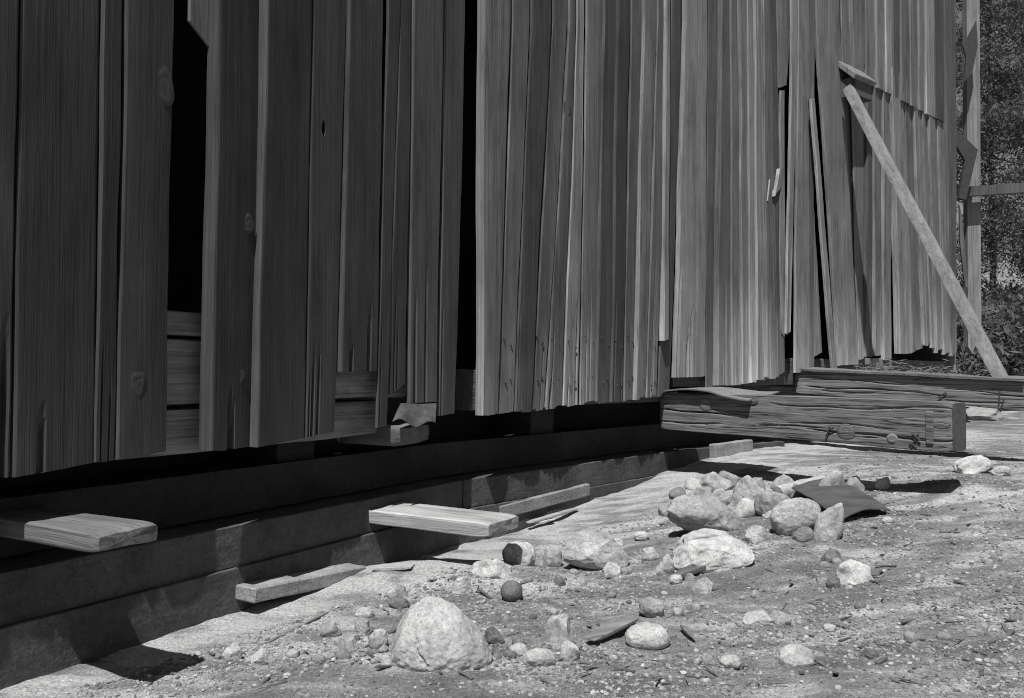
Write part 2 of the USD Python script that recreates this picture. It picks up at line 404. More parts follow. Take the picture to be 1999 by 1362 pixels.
UsdGeom.PrimvarsAPI(stage.GetPrimAtPath(gp)).CreatePrimvar('sand', Sdf.ValueTypeNames.FloatArray, 'vertex').Set(Vt.FloatArray.FromNumpy(_s.astype(np.float32)))

# ------------------------------------------------------------------ the barn: siding board by board
barn = thing('wooden_barn', 'old barn with grey vertical board siding hanging ragged over a concrete base', 'barn')


def board_mesh(TL, TR, BL, BR, n, oL, oR, t, jag, seed, bow=0.0, cup=0.0, ext=True, tilt=0.0, back_off=-.014, edge_light=.42):
    """One board: rows run down, columns across the face. Its top goes straight up to the eaves."""
    r = np.random.default_rng(seed)
    L = np.linalg.norm(BL - TL)
    a = np.array([0, .03, .07, .12, .2, .26, .32, .38, .44, .5, .56, .62, .68, .75, .82, .9, .97, 1.0])
    bs = np.linspace(0, 1, 26)
    rows = []
    w1, w2, ph1, ph2 = r.uniform(.001, .0035), r.uniform(.001, .003), r.uniform(0, 9), r.uniform(0, 9)
    wid = np.linalg.norm(TR - TL)
    k1, k2, k3 = r.uniform(1.0, 3.0, 3)
    for b in bs:
        l, rr = TL + (BL - TL) * b, TR + (BR - TR) * b
        z = l[2]
        l = l + (rr - l) / max(np.linalg.norm(rr - l), 1e-6) * (math.sin(z * k1 * 2 + ph1) * w1 + math.sin(z * 9.3 + ph2) * w2 * .5)
        rr = rr + (rr - l) / max(np.linalg.norm(rr - l), 1e-6) * (math.sin(z * k2 * 2.3 + ph2) * w1 + math.sin(z * 11.7 + ph1) * w2 * .5)
        rows.append((l, rr, bow * math.sin(math.pi * b) + tilt * b + .004 * math.sin(k3 * z + ph1)))
    if ext:
        l, rr, o = rows[0]
        up = max(ZTOP - max(l[2], rr[2]), .05)
        rows.insert(0, (l + UP * up, rr + UP * up, o))
    steps = np.sort(r.uniform(0, 1, 2)); lv = r.uniform(0, .55, 3)
    J = (lv[np.searchsorted(steps, a)] + .45 * r.random() * a + .05 * r.random(len(a))) * jag
    J = J - J.min()
    split = np.zeros((len(rows), len(a)))
    for _ in range(r.integers(0, 4)):
        j = int(r.integers(2, len(a) - 2)); ln = r.uniform(.06, .35)
        for i in range(len(rows)):
            bb = (i - (len(rows) - 26)) / 25.0
            if bb > 1 - ln: split[i, j] = .03 * min(1, (bb - 1 + ln) / (ln * .5))
    V = []
    for i, (l, rr, o) in enumerate(rows):
        f = l[None] + (rr - l)[None] * a[:, None]
        off = oL + (oR - oL) * a + cup * 4 * a * (1 - a) + o
        off = off - split[i] - np.where((a < .01) | (a > .99), .004, 0)
        if i == len(rows) - 1:
            f = f + UP[None] * J[:, None]
        F = f + n[None] * off[:, None]
        bk = min(back_off, oL - .012, oR - .012) if back_off is not None else None
        back = np.stack([f[-1] + n * (bk + o), f[0] + n * (bk + o)]) if bk is not None else np.stack([F[-1] - n * t, F[0] - n * t])
        V.append(np.concatenate([F, back]))
    V = np.array(V); R, m = V.shape[:2]
    F = []
    for i in range(R - 1):
        for j in range(m):
            p, q = i * m + j, i * m + (j + 1) % m
            F += [(p, p + m, q), (q, p + m, q + m)]
    verts = V.reshape(-1, 3)
    for base, flip in ((0, False), ((R - 1) * m, True)):
        for j in range(len(a) - 1):
            bl, br = base + m - 1, base + m - 2
            lo = bl if a[j] < .5 else br
            tri = (base + j, base + j + 1, lo)
            F.append(tri if not flip else tri[::-1])
        k = int(np.argmax(a >= .5))
        tri = (base + m - 1, base + k, base + m - 2)
        F.append(tri if not flip else tri[::-1])
    m_ = trimesh.Trimesh(verts, np.array(F), process=False)
    if m_.volume < 0:
        m_ = trimesh.Trimesh(verts, np.array(F)[:, ::-1], process=False)
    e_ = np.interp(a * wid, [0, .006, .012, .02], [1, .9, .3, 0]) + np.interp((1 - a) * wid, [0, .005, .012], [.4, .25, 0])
    m_.metadata['edge'] = np.tile(np.concatenate([e_, [.3, .8]]), R) * edge_light  # paler board edges, left ones most: sunlight on them painted into the colour
    return m_


YT = 40
bn = 0


def board(xtl, xtr, xbl, xbr, ybl, ybr, oL=0.0, oR=0.0, mat=None, t=.026, jag=.02, yt=YT, ext=True, seg=None, name='siding_board', ytr=None, hole=None, **k):
    global bn
    bn += 1
    s = seg_of((xbl + xbr) / 2) if seg is None else seg
    if s == 0: xtr, xbr = xtr - 2.5, xbr - 2.5
    n = V3(SEG[s][2])
    c = lambda x, y, o_: on_wall(x, y, o_, s) - n * o_
    m = board_mesh(c(xtl, yt, oL), c(xtr, yt if ytr is None else ytr, oR), c(xbl, ybl, oL), c(xbr, ybr, oR), n, oL, oR, t, jag, 100 + bn, ext=ext, **k)
    if hole:
        hx, hy, rw, rh = hole
        cut = trimesh.creation.cylinder(1.0, 1.0, sections=24)
        q = on_wall(hx, hy, 0, s); M = np.eye(4)
        M[:3, 0] = V3(SEG[s][1]) * rw; M[:3, 1] = UP * rh; M[:3, 2] = n * .6; M[:3, 3] = q
        cut.apply_transform(M)
        if cut.volume < 0: cut.invert()
        try:
            mm = trimesh.boolean.difference([trimesh.Trimesh(m.vertices, m.faces, process=True), cut], engine='manifold')
            if len(mm.faces) > 100: m = mm
            else: print('hole failed: empty')
        except Exception as e:
            print('hole failed', e)
    mat = mat or (W_LEFT if s == 0 else VAR[s][(bn * 7 + bn // 3 * 5 + 2) % 5])
    p_ = obj(name, m, mat, barn, smooth=False)
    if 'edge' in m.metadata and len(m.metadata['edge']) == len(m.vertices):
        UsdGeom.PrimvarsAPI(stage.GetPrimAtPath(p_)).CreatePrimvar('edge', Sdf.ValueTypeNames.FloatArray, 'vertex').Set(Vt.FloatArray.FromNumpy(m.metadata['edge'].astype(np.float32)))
    return p_


def knot(px, py, rw, rh, parent, off=.004, seg=None):
    """A knot standing a little out of a board, with its ring."""
    s = seg_of(px) if seg is None else seg
    q = on_wall(px, py, off, s)
    dd, n = V3(SEG[s][1]), V3(SEG[s][2])
    rings = [(0, .004), (.35, .003), (.5, .0), (.62, .003), (.8, .006), (1.0, .004), (1.25, -.006)]
    V, F = [], []
    K = 16
    for r, h in rings:
        for j in range(K):
            an = 2 * math.pi * j / K
            wob = 1 + .12 * math.sin(3 * an + px)
            V.append(q + dd * rw * r * wob * math.cos(an) + UP * rh * r * wob * math.sin(an) + n * h * .25)
    for i in range(len(rings) - 1):
        for j in range(K):
            a, b = i * K + j, i * K + (j + 1) % K
            F += [(a, a + K, b), (b, a + K, b + K)]
    m = trimesh.Trimesh(np.array(V), np.array(F), process=False)
    if np.dot(m.face_normals[K * 4:].mean(0), n) < 0:
        m = trimesh.Trimesh(m.vertices, m.faces[:, ::-1], process=False)
    return obj('knot', m, M_KNOT, parent, smooth=True)


# the left stretch; the siding goes on past the picture's edge
for k_ in range(14):
    sa, sb = -1.9 + k_ * .225, -1.9 + (k_ + 1) * .225 - .006
    pa, pb = V3(SEG[0][0] + SEG[0][1] * sa), V3(SEG[0][0] + SEG[0][1] * sb)
    obj('siding_board', board_mesh(pa + UP * 3, pb + UP * 3, pa + UP * .78, pb + UP * .78, V3(SEG[0][2]), .016, .0, .03, .02, 50 + k_), W_LEFT, barn, smooth=30)
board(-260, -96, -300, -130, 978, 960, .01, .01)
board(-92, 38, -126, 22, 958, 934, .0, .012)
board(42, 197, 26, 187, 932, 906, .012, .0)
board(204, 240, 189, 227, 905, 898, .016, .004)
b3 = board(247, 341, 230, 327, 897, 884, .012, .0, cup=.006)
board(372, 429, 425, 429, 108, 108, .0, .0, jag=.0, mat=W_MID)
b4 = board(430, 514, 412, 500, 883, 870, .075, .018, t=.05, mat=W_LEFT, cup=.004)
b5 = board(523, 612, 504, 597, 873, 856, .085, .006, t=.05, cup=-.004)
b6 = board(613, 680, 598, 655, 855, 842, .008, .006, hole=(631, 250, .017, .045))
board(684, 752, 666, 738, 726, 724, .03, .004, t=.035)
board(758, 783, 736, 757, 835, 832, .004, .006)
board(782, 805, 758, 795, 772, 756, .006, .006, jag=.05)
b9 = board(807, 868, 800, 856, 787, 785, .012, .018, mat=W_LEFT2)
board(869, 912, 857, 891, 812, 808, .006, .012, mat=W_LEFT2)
# the middle stretch
MID = [(946, 942, 812), (1001, 975, 808), (1037, 1006, 805), (1080, 1040, 803), (1112, 1066, 800), (1128, 1100, 795), (1145, 1133, 790), (1180, 1166, 789),
       (1207, 1195, 785), (1233, 1219, 783), (1258, 1242, 781), (1285, 1263, 776), (1311, 1285, 775), (1338, 1310, 768)]
off_r = random.Random(21)
OFF0 = [(.06, .015), (.022, .004), (.010, .0), (.028, .012), (.026, .012), (.020, .004), (-.004, -.01), (.036, .012), (.024, .012), (.026, .008), (.020, .006), (.024, .012), (-.004, -.01)]
OFF = [OFF0[0]] + [(off_r.uniform(0, .034), off_r.uniform(0, .03)) for _ in range(12)]
OFF[6] = (-.004, -.008); OFF[12] = (-.004, -.01)
mids = []
for i in range(len(MID) - 1):
    a, b = MID[i], MID[i + 1]
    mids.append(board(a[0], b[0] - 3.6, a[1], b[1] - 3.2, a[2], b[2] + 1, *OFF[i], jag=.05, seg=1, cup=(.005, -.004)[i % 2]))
board(1301, 1309, 1296, 1305, 665, 664, .05, .045, seg=1, mat=W_PALE)
# the right stretch: weathered boards and battens
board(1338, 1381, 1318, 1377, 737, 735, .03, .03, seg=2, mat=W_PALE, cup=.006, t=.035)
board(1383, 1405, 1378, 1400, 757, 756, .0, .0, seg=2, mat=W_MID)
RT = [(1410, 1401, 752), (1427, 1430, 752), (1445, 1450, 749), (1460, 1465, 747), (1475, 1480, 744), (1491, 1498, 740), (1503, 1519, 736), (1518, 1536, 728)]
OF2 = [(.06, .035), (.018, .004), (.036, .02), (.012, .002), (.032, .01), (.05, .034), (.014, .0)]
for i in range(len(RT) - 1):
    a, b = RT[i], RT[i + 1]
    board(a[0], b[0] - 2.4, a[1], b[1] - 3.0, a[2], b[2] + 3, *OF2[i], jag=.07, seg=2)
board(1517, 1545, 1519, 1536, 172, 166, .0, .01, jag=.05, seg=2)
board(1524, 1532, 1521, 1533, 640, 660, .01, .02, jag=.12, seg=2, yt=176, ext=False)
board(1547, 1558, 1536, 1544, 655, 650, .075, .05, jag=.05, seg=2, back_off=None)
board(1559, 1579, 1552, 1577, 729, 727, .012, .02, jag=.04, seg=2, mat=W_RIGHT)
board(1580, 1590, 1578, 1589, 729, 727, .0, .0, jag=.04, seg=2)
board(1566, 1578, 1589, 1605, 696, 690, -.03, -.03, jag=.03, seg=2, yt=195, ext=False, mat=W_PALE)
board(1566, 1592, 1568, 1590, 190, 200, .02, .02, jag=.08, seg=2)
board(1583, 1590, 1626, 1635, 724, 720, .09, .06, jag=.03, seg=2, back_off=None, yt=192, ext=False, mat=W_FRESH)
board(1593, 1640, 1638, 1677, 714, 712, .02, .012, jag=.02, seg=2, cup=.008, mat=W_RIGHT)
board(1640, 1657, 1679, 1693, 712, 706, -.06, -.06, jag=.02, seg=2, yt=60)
# overlapping upper boards end on a stepped joint; lower boards run up behind them
UPX = [1642, 1664, 1690, 1712, 1729, 1744, 1760, 1778, 1794, 1809, 1826, 1844]
for i in range(len(UPX) - 1):
    a, b = UPX[i], UPX[i + 1]
    ya = 158 + max(0, (a - 1690)) * .53; yb = ya + (b - a) * .5
    if i < 2: continue
    board(a, b - 1, a + 1, b - .5, ya, yb, .055 + .01 * (i % 2), .04 - .006 * (i % 3), jag=.008, seg=2)
LOW = [(1693, 1692, 1705, 699, .0), (1707, 1708, 1724, 696, .012), (1725, 1726, 1741, 704, .02), (1742, 1758, 1783, 692, .045), (1764, 1782, 1804, 688, .0),
       (1781, 1805, 1818, 676, .018), (1797, 1819, 1830, 680, .006), (1812, 1830, 1842, 689, .03), (1828, 1843, 1856, 692, .012)]
LX = [1693, 1708, 1726, 1742, 1764, 1782, 1798, 1813, 1829, 1845]
for i, (xt, xl, xr, yb, o) in enumerate(LOW):
    board(xt, LX[i + 1] - 1.0, xl, xr - 1.2, yb, yb - 2, o + .02, o * .5 - .005, jag=.10, seg=2, yt=130, ext=False, mat=W_PALE if i in (3, 5) else None)
board(1845, 1867, 1857, 1868, 697, 690, .03, .02, jag=.05, seg=2)
board(1664, 1690, 1668, 1693, 158, 158, .05, .045, jag=.01, seg=2)
board(1642, 1664, 1646, 1668, 150, 158, .0, .0, jag=.01, seg=2)
board(1660, 1692, 1676, 1692, 703, 700, -.03, -.02, jag=.06, seg=2, yt=140, ext=False)
for (x, y, rw, rh, par) in ((318, 168, .05, .07, b3), (270, 748, .028, .045, b3), (462, 207, .038, .05, b4), (466, 735, .03, .035, b4), (486, 437, .028, .04, b4),
                            (528, 770, .025, .05, b5)):
    knot(x, y, rw, rh, par, off={b3: .012, b4: .045, b5: .045}[par])
knot(1009, 448, .03, .06, mids[2], .004); knot(1107, 215, .04, .06, mids[3], .03)
board(1524, 1531, 1514, 1527, 382, 366, .05, .02, mat=W_FRESH, seg=2, yt=328, ext=False, jag=.1)
board(1504, 1508, 1499, 1503, 392, 396, .06, .03, mat=W_FRESH, seg=2, yt=350, ext=False, jag=.05)
# nail heads in rows over the sill logs
nh = []
for i, (xt_, xb_, yb_) in enumerate(MID[:-1]):
    for ww, yy in ((.3, 655), (.75, 668), (.4, 742), (.7, 735)):
        xx = xb_ + (MID[i + 1][1] - xb_) * ww
        q_ = on_wall(xx, yy + (i % 3) * 5, OFF[i][0] * (1 - ww) + OFF[i][1] * ww, 1)
        c_ = trimesh.creation.icosphere(subdivisions=1, radius=.008); c_.apply_translation(q_); nh.append(c_)
obj('nail_heads', merge(nh), M_IRON, barn, kind='stuff')
# inner sill logs seen through the gaps, and the closed dark inside
P0, d0, n0 = SEG[0]; P1, d1, n1 = SEG[1]; P2, d2, n2 = SEG[2]
A0 = V3(P0)
s_end = np.dot(P1 - P0, d0)
zz = lambda px, py: on_wall(px, py, -.1)[2]
for (z0, z1, off, sd) in ((zz(375, 655), zz(375, 608), -.10, 1), (zz(375, 792), zz(375, 662), -.085, 2), (zz(375, 884), zz(375, 799), -.09, 3)):
    se = np.dot(on_wall(735 if sd == 3 else 790, 800, -.1, 0)[:2] - P0, d0)
    obj('sill_log', hewn(A0, V3(d0), V3(n0), UP, -1.5, se, off - .22, off, z0, z1, amp=.012, seed=sd), W_IN, barn)
for (P, dd, nn, s1) in ((P1, d1, n1, np.dot(P2 - P1, d1)), (P2, d2, n2, np.dot(pt - P2, d2))):
    zb = .92 if dd is d1 else 1.05
    obj('sill_log', hewn(V3(P), V3(dd), V3(nn), UP, .05, s1 - .05, -.32, -.09, zb, zb + .3, amp=.012, seed=8), wood_mat('sill_timber_%s' % ('mid' if dd is d1 else 'right'), .12, axis='x', rot=-(math.pi / 2 - math.atan2(dd[0], dd[1])), contrast=.9, bump=1.0), barn)
# walls behind, floor, roof: a closed box four metres deep
back = [P0 - d0 * 1.9, P1, P2, pt]
inner = [q - nn * o for q, nn, o in zip(back, (n0, (n0 + n1) / 2, (n1 + n2) / 2, n2), (.4, .4, .4, .06))]
far = [P0 - d0 * 1.9 - n0 * 5.5, pt - n2 * 5.5]


def slab(poly2, z0, z1):
    m = trimesh.creation.extrude_polygon(Polygon(poly2), z1 - z0)
    m.apply_translation((0, 0, z0)); return m


ring = inner + [far[1], far[0]]
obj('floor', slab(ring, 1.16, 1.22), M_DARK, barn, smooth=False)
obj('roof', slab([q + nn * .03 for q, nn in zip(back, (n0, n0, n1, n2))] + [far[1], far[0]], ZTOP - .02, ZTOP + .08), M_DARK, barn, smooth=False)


def wall_between(a, b, z0, z1, t=.05):
    a, b = np.array(a), np.array(b); dd = (b - a) / np.linalg.norm(b - a); nn = np.array([dd[1], -dd[0]])
    return frame_box(V3(a), V3(dd), V3(nn), UP, 0, np.linalg.norm(b - a), 0, t, z0, z1)


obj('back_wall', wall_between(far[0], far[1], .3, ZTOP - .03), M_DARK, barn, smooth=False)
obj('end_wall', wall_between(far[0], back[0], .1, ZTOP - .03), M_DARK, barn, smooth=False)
obj('end_wall', wall_between(pt - n2 * .03, far[1], .95, ZTOP - .03), W_RIGHT, barn, smooth=False)
# wooden hood and piece of sheet at the brace's head
# ------------------------------------------------------------------ concrete foundation under the siding
found = thing('concrete_foundation', 'low dark concrete foundation wall below the barn siding', 'foundation')


def follow(off):
    """Plan points of the bowed line at a given offset from the board plane."""
    j01 = (n0 + n1) / np.linalg.norm(n0 + n1); j12 = (n1 + n2) / np.linalg.norm(n1 + n2)
    return [P0 - d0 * 1.9 + n0 * off, P1 + j01 * off, P2 + j12 * off, P2 + d2 * 1.9 + n2 * off]


def course(off_front, off_back, z0, z1):
    return slab(follow(off_front) + follow(off_back)[::-1], z0, z1)


def rough(m, amp, step=.09, sc=6.0):
    v, f = trimesh.remesh.subdivide_to_size(m.vertices, m.faces, step, max_iter=9)
    m = trimesh.Trimesh(v, f, process=True)
    dsp = (meshkit.fbm(m.vertices * sc) - .5) * amp * 2
    return trimesh.Trimesh(m.vertices + m.vertex_normals * dsp[:, None], m.faces, process=False)


fl = follow(-.085); fr_ = random.Random(3)
for i in range(3):
    a_, b_ = fl[i], fl[i + 1]; L_ = np.linalg.norm(b_ - a_); dv = (b_ - a_) / L_; nv = np.array([dv[1], -dv[0]])
    k_ = 1; cuts = [0] + sorted((j_ + fr_.uniform(-.25, .25)) * L_ / k_ for j_ in range(1, k_)) + [L_]
    for c0_, c1_ in zip(cuts[:-1], cuts[1:]):
        dz_, do_ = fr_.uniform(-.003, .003), fr_.uniform(-.004, .003)
        zs_ = .225 + dz_
        obj('lower_course', rough(frame_box(V3(a_), V3(dv), V3(nv), UP, c0_ + .0008, c1_ - .0008, -.5, do_, -.25, zs_ - .001, bev=.003), .007, .07, 7), M_CONC, found, smooth=40)
        obj('middle_course', rough(frame_box(V3(a_), V3(dv), V3(nv), UP, c0_ + .0008, c1_ - .0008, -.5, do_ - .022, zs_ + .001, .43 + dz_, bev=.004), .007, .07, 7), M_CONC, found, smooth=40)
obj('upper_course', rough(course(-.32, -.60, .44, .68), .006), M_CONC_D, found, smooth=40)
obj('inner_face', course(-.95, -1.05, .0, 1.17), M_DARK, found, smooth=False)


def pier(px, py, w=.3):
    q = on_wall(px, py, -.45)
    s = seg_of(px)
    return frame_box(V3(q[:2]), V3(SEG[s][1]), V3(SEG[s][2]), UP, -w / 2, w / 2, -.3, .08, .68, 1.2)


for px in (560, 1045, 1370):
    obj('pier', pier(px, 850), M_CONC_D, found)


def on_face(px, py, off): return on_wall(px, py, off, seg_of(px))


def strip_on_face(p_a, p_b, h, depth, off, seg):
    """A ledge standing out of the foundation: top front edge from picture point a to b."""
    a, b = on_wall(*p_a, off, seg), on_wall(*p_b, off, seg)
    dd = (b - a) / np.linalg.norm(b - a); n = V3(SEG[seg][2]); up = np.cross(n, dd); up *= np.sign(up[2])
    return rough(frame_box(a, dd, n, up, 0, np.linalg.norm(b - a), -depth, 0, -h, 0, bev=.008), .006, .05, 9)


obj('ledge', strip_on_face((498, 1148), (716, 1104), .075, .16, .05, 0), M_LEDGE, found, smooth=40)
obj('ledge', strip_on_face((977, 988), (1152, 944), .10, .05, -.07, 1), M_LEDGE, found, smooth=40)
obj('ledge', strip_on_face((1396, 868), (1470, 858), .22, .08, -.03, 2), M_LEDGE, found, smooth=40)

# ------------------------------------------------------------------ planks sticking out over the foundation
def plank(near_px, ztop, w, t, length, ang, mat, label, seed):
    r = ray(*near_px); q = CAM + r * ((ztop - EYE) / r[2])
    a = np.array([math.cos(ang), -math.sin(ang), 0]); side = np.array([math.sin(ang), math.cos(ang), 0])
    m = hewn(q, a, side, UP, -length, 0, 0, w, -t, 0, amp=.008, seed=seed, endwear=.009, step=.03, k=10)
    p = thing('plank', label, 'plank')
    obj('plank_board', m, mat, p)
    return q


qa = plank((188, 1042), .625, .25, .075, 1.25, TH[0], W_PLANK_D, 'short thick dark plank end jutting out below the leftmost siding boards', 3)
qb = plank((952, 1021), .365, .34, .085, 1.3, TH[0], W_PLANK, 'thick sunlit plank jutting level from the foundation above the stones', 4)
print('planks', qa.round(2), qb.round(2))

# ------------------------------------------------------------------ projecting timbers
def timber(root_px, top_px_y, bot_px_y, label, length, seed, w=.19, end_px=None, end_y=None):
    q = on_wall(root_px, bot_px_y, 0, 2); zt = on_wall(root_px, top_px_y, 0, 2)[2]
    n, dd = V3(n2), V3(d2)
    if end_px:
        u = (end_px - 999.5) / 1600.0
        length = (u * q[1] - q[0]) / (n[0] - u * n[1])
    h = zt - q[2]
    if end_y:
        r_ = ray(*end_y); k_ = np.array([[n[0], -r_[0]], [n[1], -r_[1]]]); tt = np.linalg.solve(k_, -q[:2])
        n = np.array([n[0], n[1], ((CAM + r_ * tt[1])[2] - zt) / tt[0]]); n /= np.linalg.norm(n)
    bup = np.cross(n, dd); bup *= np.sign(bup[2])
    m = hewn(q, n, dd, bup, -.06, length, 0, w, 0, h, amp=.009, seed=seed, endwear=.016, step=.03, k=64, checks=8)
    p = thing('timber_beam', label, 'beam')
    obj('beam', m, W_BEAM, p)
    obj('end_grain', hewn(q, n, dd, bup, length - .004, length + .008, .006, w - .006, .006, h - .006, amp=.003, seed=seed, step=.004), M_END, p, label='dark weathered end grain')
    print('beam root', q.round(2), 'len', round(length, 2), 'h', round(h, 2), 'end', (q + n * length).round(2))
    return p, q, length, h, n, bup


tb1, q1, L1, h1, e1, up1 = timber(1296, 766, 838, 'big squared timber jutting from under the wall, its weathered end in full view', 2.2, 11, end_px=1858, end_y=(1862, 785))
tb2, q2, L2, h2, e2, up2 = timber(1560, 722, 768, 'farther squared timber behind the front one, carrying the foot of the diagonal prop', 4, 12, end_px=2030, end_y=(1975, 742))
nn, dd3 = V3(n2), V3(d2)


def on_beam_face(px, py, q):
    """Picture point on the near side face of a timber (plane through q with normal d2)."""
    r = ray(px, py); t = np.dot(q - CAM, dd3) / np.dot(r, dd3)
    return CAM + r * t


def nail(px, py, ang, L, q, parent, name='spike'):
    c = on_beam_face(px, py, q) - dd3 * .012
    a = nn * math.cos(ang) + UP * math.sin(ang)
    m = trimesh.creation.cylinder(.006, L, sections=6)
    z = a; x = np.cross(UP, z); x = x / np.linalg.norm(x) if np.linalg.norm(x) > .1 else nn; y = np.cross(z, x)
    M = np.eye(4); M[:3, 0], M[:3, 1], M[:3, 2], M[:3, 3] = x, y, z, c
    m.apply_transform(M)
    obj(name, m, M_IRON, parent)


for (px, py, an, L) in ((1617, 846, 1.25, .12), (1622, 838, .5, .07), (1786, 862, 1.1, .13), (1790, 852, 2.4, .08), (1784, 868, 2.5, .06)):
    nail(px, py, an, L, q1, tb1)
for (px, py, an, L) in ((1952, 775, 1.5, .12), (1957, 792, 1.3, .12), (1840, 771, .6, .10)):
    nail(px, py, an, L, q2, tb2)
strap = frame_box(on_beam_face(1816, 866, q1), nn, -dd3, UP, -.025, .025, .0, .012, 0, h1 * .66, bev=.003)
obj('strap', strap, W_BEAM, tb1)


def knot_on_beam(px, py, r, q, parent):
    c = on_beam_face(px, py, q) - dd3 * .006
    V, F, K = [], [], 16
    rings = [(0, .006), (.3, .004), (.45, .0), (.6, .005), (.85, .006), (1.2, -.014)]
    for rr, h in rings:
        for j in range(K):
            an = 2 * math.pi * j / K
            V.append(c + nn * r * 1.25 * rr * math.cos(an) + UP * r * rr * math.sin(an) - dd3 * h * .3)
    for i in range(len(rings) - 1):
        for j in range(K):
            a, b = i * K + j, i * K + (j + 1) % K
            F += [(a, b, a + K), (b, b + K, a + K)]
    m = trimesh.Trimesh(np.array(V), np.array(F), process=False)
    if np.dot(m.face_normals[K * 4:].mean(0), dd3) > 0: m = trimesh.Trimesh(m.vertices, m.faces[:, ::-1], process=False)
    obj('knot', m, W_BEAM, parent, smooth=True)


knot_on_beam(1378, 790, .045, q1, tb1); knot_on_beam(1472, 782, .03, q1, tb1); knot_on_beam(1652, 842, .05, q1, tb1); knot_on_beam(1742, 856, .03, q1, tb1)


def sheet(corners, t, mat, name, label, cat, curl=None, nu=14, nv=8, amp=.008, seed=0):
    """A thin warped sheet over four 3D corners (a, b along; d, c behind)."""
    a, b, c, d_ = map(np.asarray, corners)
    V = []
    for i in range(nu + 1):
        for j in range(nv + 1):
            s, r = i / nu, j / nv
            p = (a * (1 - s) + b * s) * (1 - r) + (d_ * (1 - s) + c * s) * r
            p = p + UP * (curl(s, r) if curl else 0)
            V.append(p)
    V = np.array(V)
    V[:, 2] += (meshkit.fbm(V * 5 + seed) - .5) * amp * 2
    top = V; bot = V - UP * t
    N = len(V); F = []
    for i in range(nu):
        for j in range(nv):
            p = i * (nv + 1) + j; q = p + nv + 1
            F += [(p, q, q + 1), (p, q + 1, p + 1), (N + p, N + q + 1, N + q), (N + p, N + p + 1, N + q + 1)]
    edge = [i * (nv + 1) for i in range(nu + 1)] + [nu * (nv + 1) + j for j in range(1, nv + 1)] + [i * (nv + 1) + nv for i in range(nu - 1, -1, -1)] + [j for j in range(nv - 1, 0, -1)]
    for k in range(len(edge)):
        p, q = edge[k], edge[(k + 1) % len(edge)]
        F += [(p, N + p, q), (q, N + p, N + q)]
    m = trimesh.Trimesh(np.vstack([top, bot]), np.array(F), process=False)
    if m.volume < 0: m = trimesh.Trimesh(m.vertices, m.faces[:, ::-1], process=False)
    return obj(name, m, mat, label=label, cat=cat)


b1 = lambda x, y, z: q1 + e1 * x + dd3 * y + up1 * (h1 + z)
b2 = lambda x, y, z: q2 + e2 * x + dd3 * y + up2 * (h2 + z)
sheet((b1(.02, -.05, .02), b1(.98, -.06, .03), b1(1.0, .36, .05), b1(.02, .36, .03)), .012, M_TIN, 'metal_sheet', 'curled thin metal sheet lying on top of the front timber', 'metal sheet',
      curl=lambda s, r: -.05 * max(0, s - .55) * (1 - r) * 2 + .02 * math.sin(5 * s))
sheet((b2(.02, -.03, .016), b2(2.25, -.04, .016), b2(2.2, .3, .03), b2(.0, .3, .03)), .022, W_PLANK_D, 'weathered_board', 'long thin board lying along the top of the rear timber', 'board', amp=.012)

# ------------------------------------------------------------------ diagonal prop with its hood
foot_t = None
foot = on_beam_face(1946, 738, q2) + dd3 * .12 - UP * .02
head = on_wall(1656, 172, .14, 2)
print('prop', foot.round(2), head.round(2))
ax = (foot - head) / np.linalg.norm(foot - head)
sid = np.cross(ax, nn); sid /= np.linalg.norm(sid); if_ = np.cross(sid, ax)
prop = thing('diagonal_prop', 'long diagonal wooden prop leaning from the rear timber up to the wall', 'prop')
obj('pole', hewn(head, ax, sid, if_, .0, np.linalg.norm(foot - head) + .02, -.05, .05, -.055, .055, amp=.006, seed=21, endwear=.006), wood_mat('prop_timber', .21, axis='x', rot=trimesh.transformations.euler_from_matrix(np.vstack([np.hstack([np.stack([ax, sid, if_]), np.zeros((3, 1))]), [0, 0, 0, 1]]), 'sxyz'), var=.05, contrast=.5), prop)
hq = on_wall(1638, 124, .0, 2)
HD = nn * .62 - UP * .62; HD /= np.linalg.norm(HD)
hood = frame_box(hq, V3(d2), HD, np.cross(V3(d2), HD), -.05, .42, .0, .32, -.03, .03)
obj('hood_board', hood, W_PALE, prop)
obj('cleat', frame_box(hq, V3(d2), nn, UP, -.0, .38, .0, .2, -.42, -.20), W_MID, prop)

# ------------------------------------------------------------------ things hanging at the wall's foot
w0 = lambda x, y, off: on_wall(x, y, off, 0)
sh = [w0(766, 822, .10), w0(850, 826, .12), w0(852, 788, .03), w0(782, 786, .03)]
sheet(sh, .004, M_PAPER, 'sheet_scrap', 'creased pale sheet hanging at the foot of the wall above the dark gap', 'sheet', amp=.015, seed=3,
      curl=lambda s, r: .02 * math.sin(9 * s) * (1 - r))
stub = thing('timber_stub', 'rotten end of a short timber poking out under the pale hanging sheet', 'timber')
zs0, zs1 = w0(800, 868, .02)[2], w0(800, 826, .02)[2]
qs = w0(768, 845, .02)
obj('stub', hewn(V3(qs[:2]), V3(n0), V3(d0), UP, -.5, .03, 0, .34, zs0, zs1, amp=.02, seed=31, endwear=.02), W_PLANK_D, stub)
blk = on_wall(1706, 704, .05, 2)
obj('wood_block', frame_box(blk, V3(d2), nn, UP, -.13, .12, -.05, .05, -.05, .03), W_FRESH, label='small pale block on the rear timber at the foot of the wall', cat='block')

# ------------------------------------------------------------------ frame post and rail beyond the wall's end
post = thing('frame_post', 'tall sawn post standing free beyond the wall end, with a rail and a bracket', 'post')
YP = pt[1] + .9


def at_depth(px, py, Y):
    r = ray(px, py); return CAM + r * (Y / r[1])


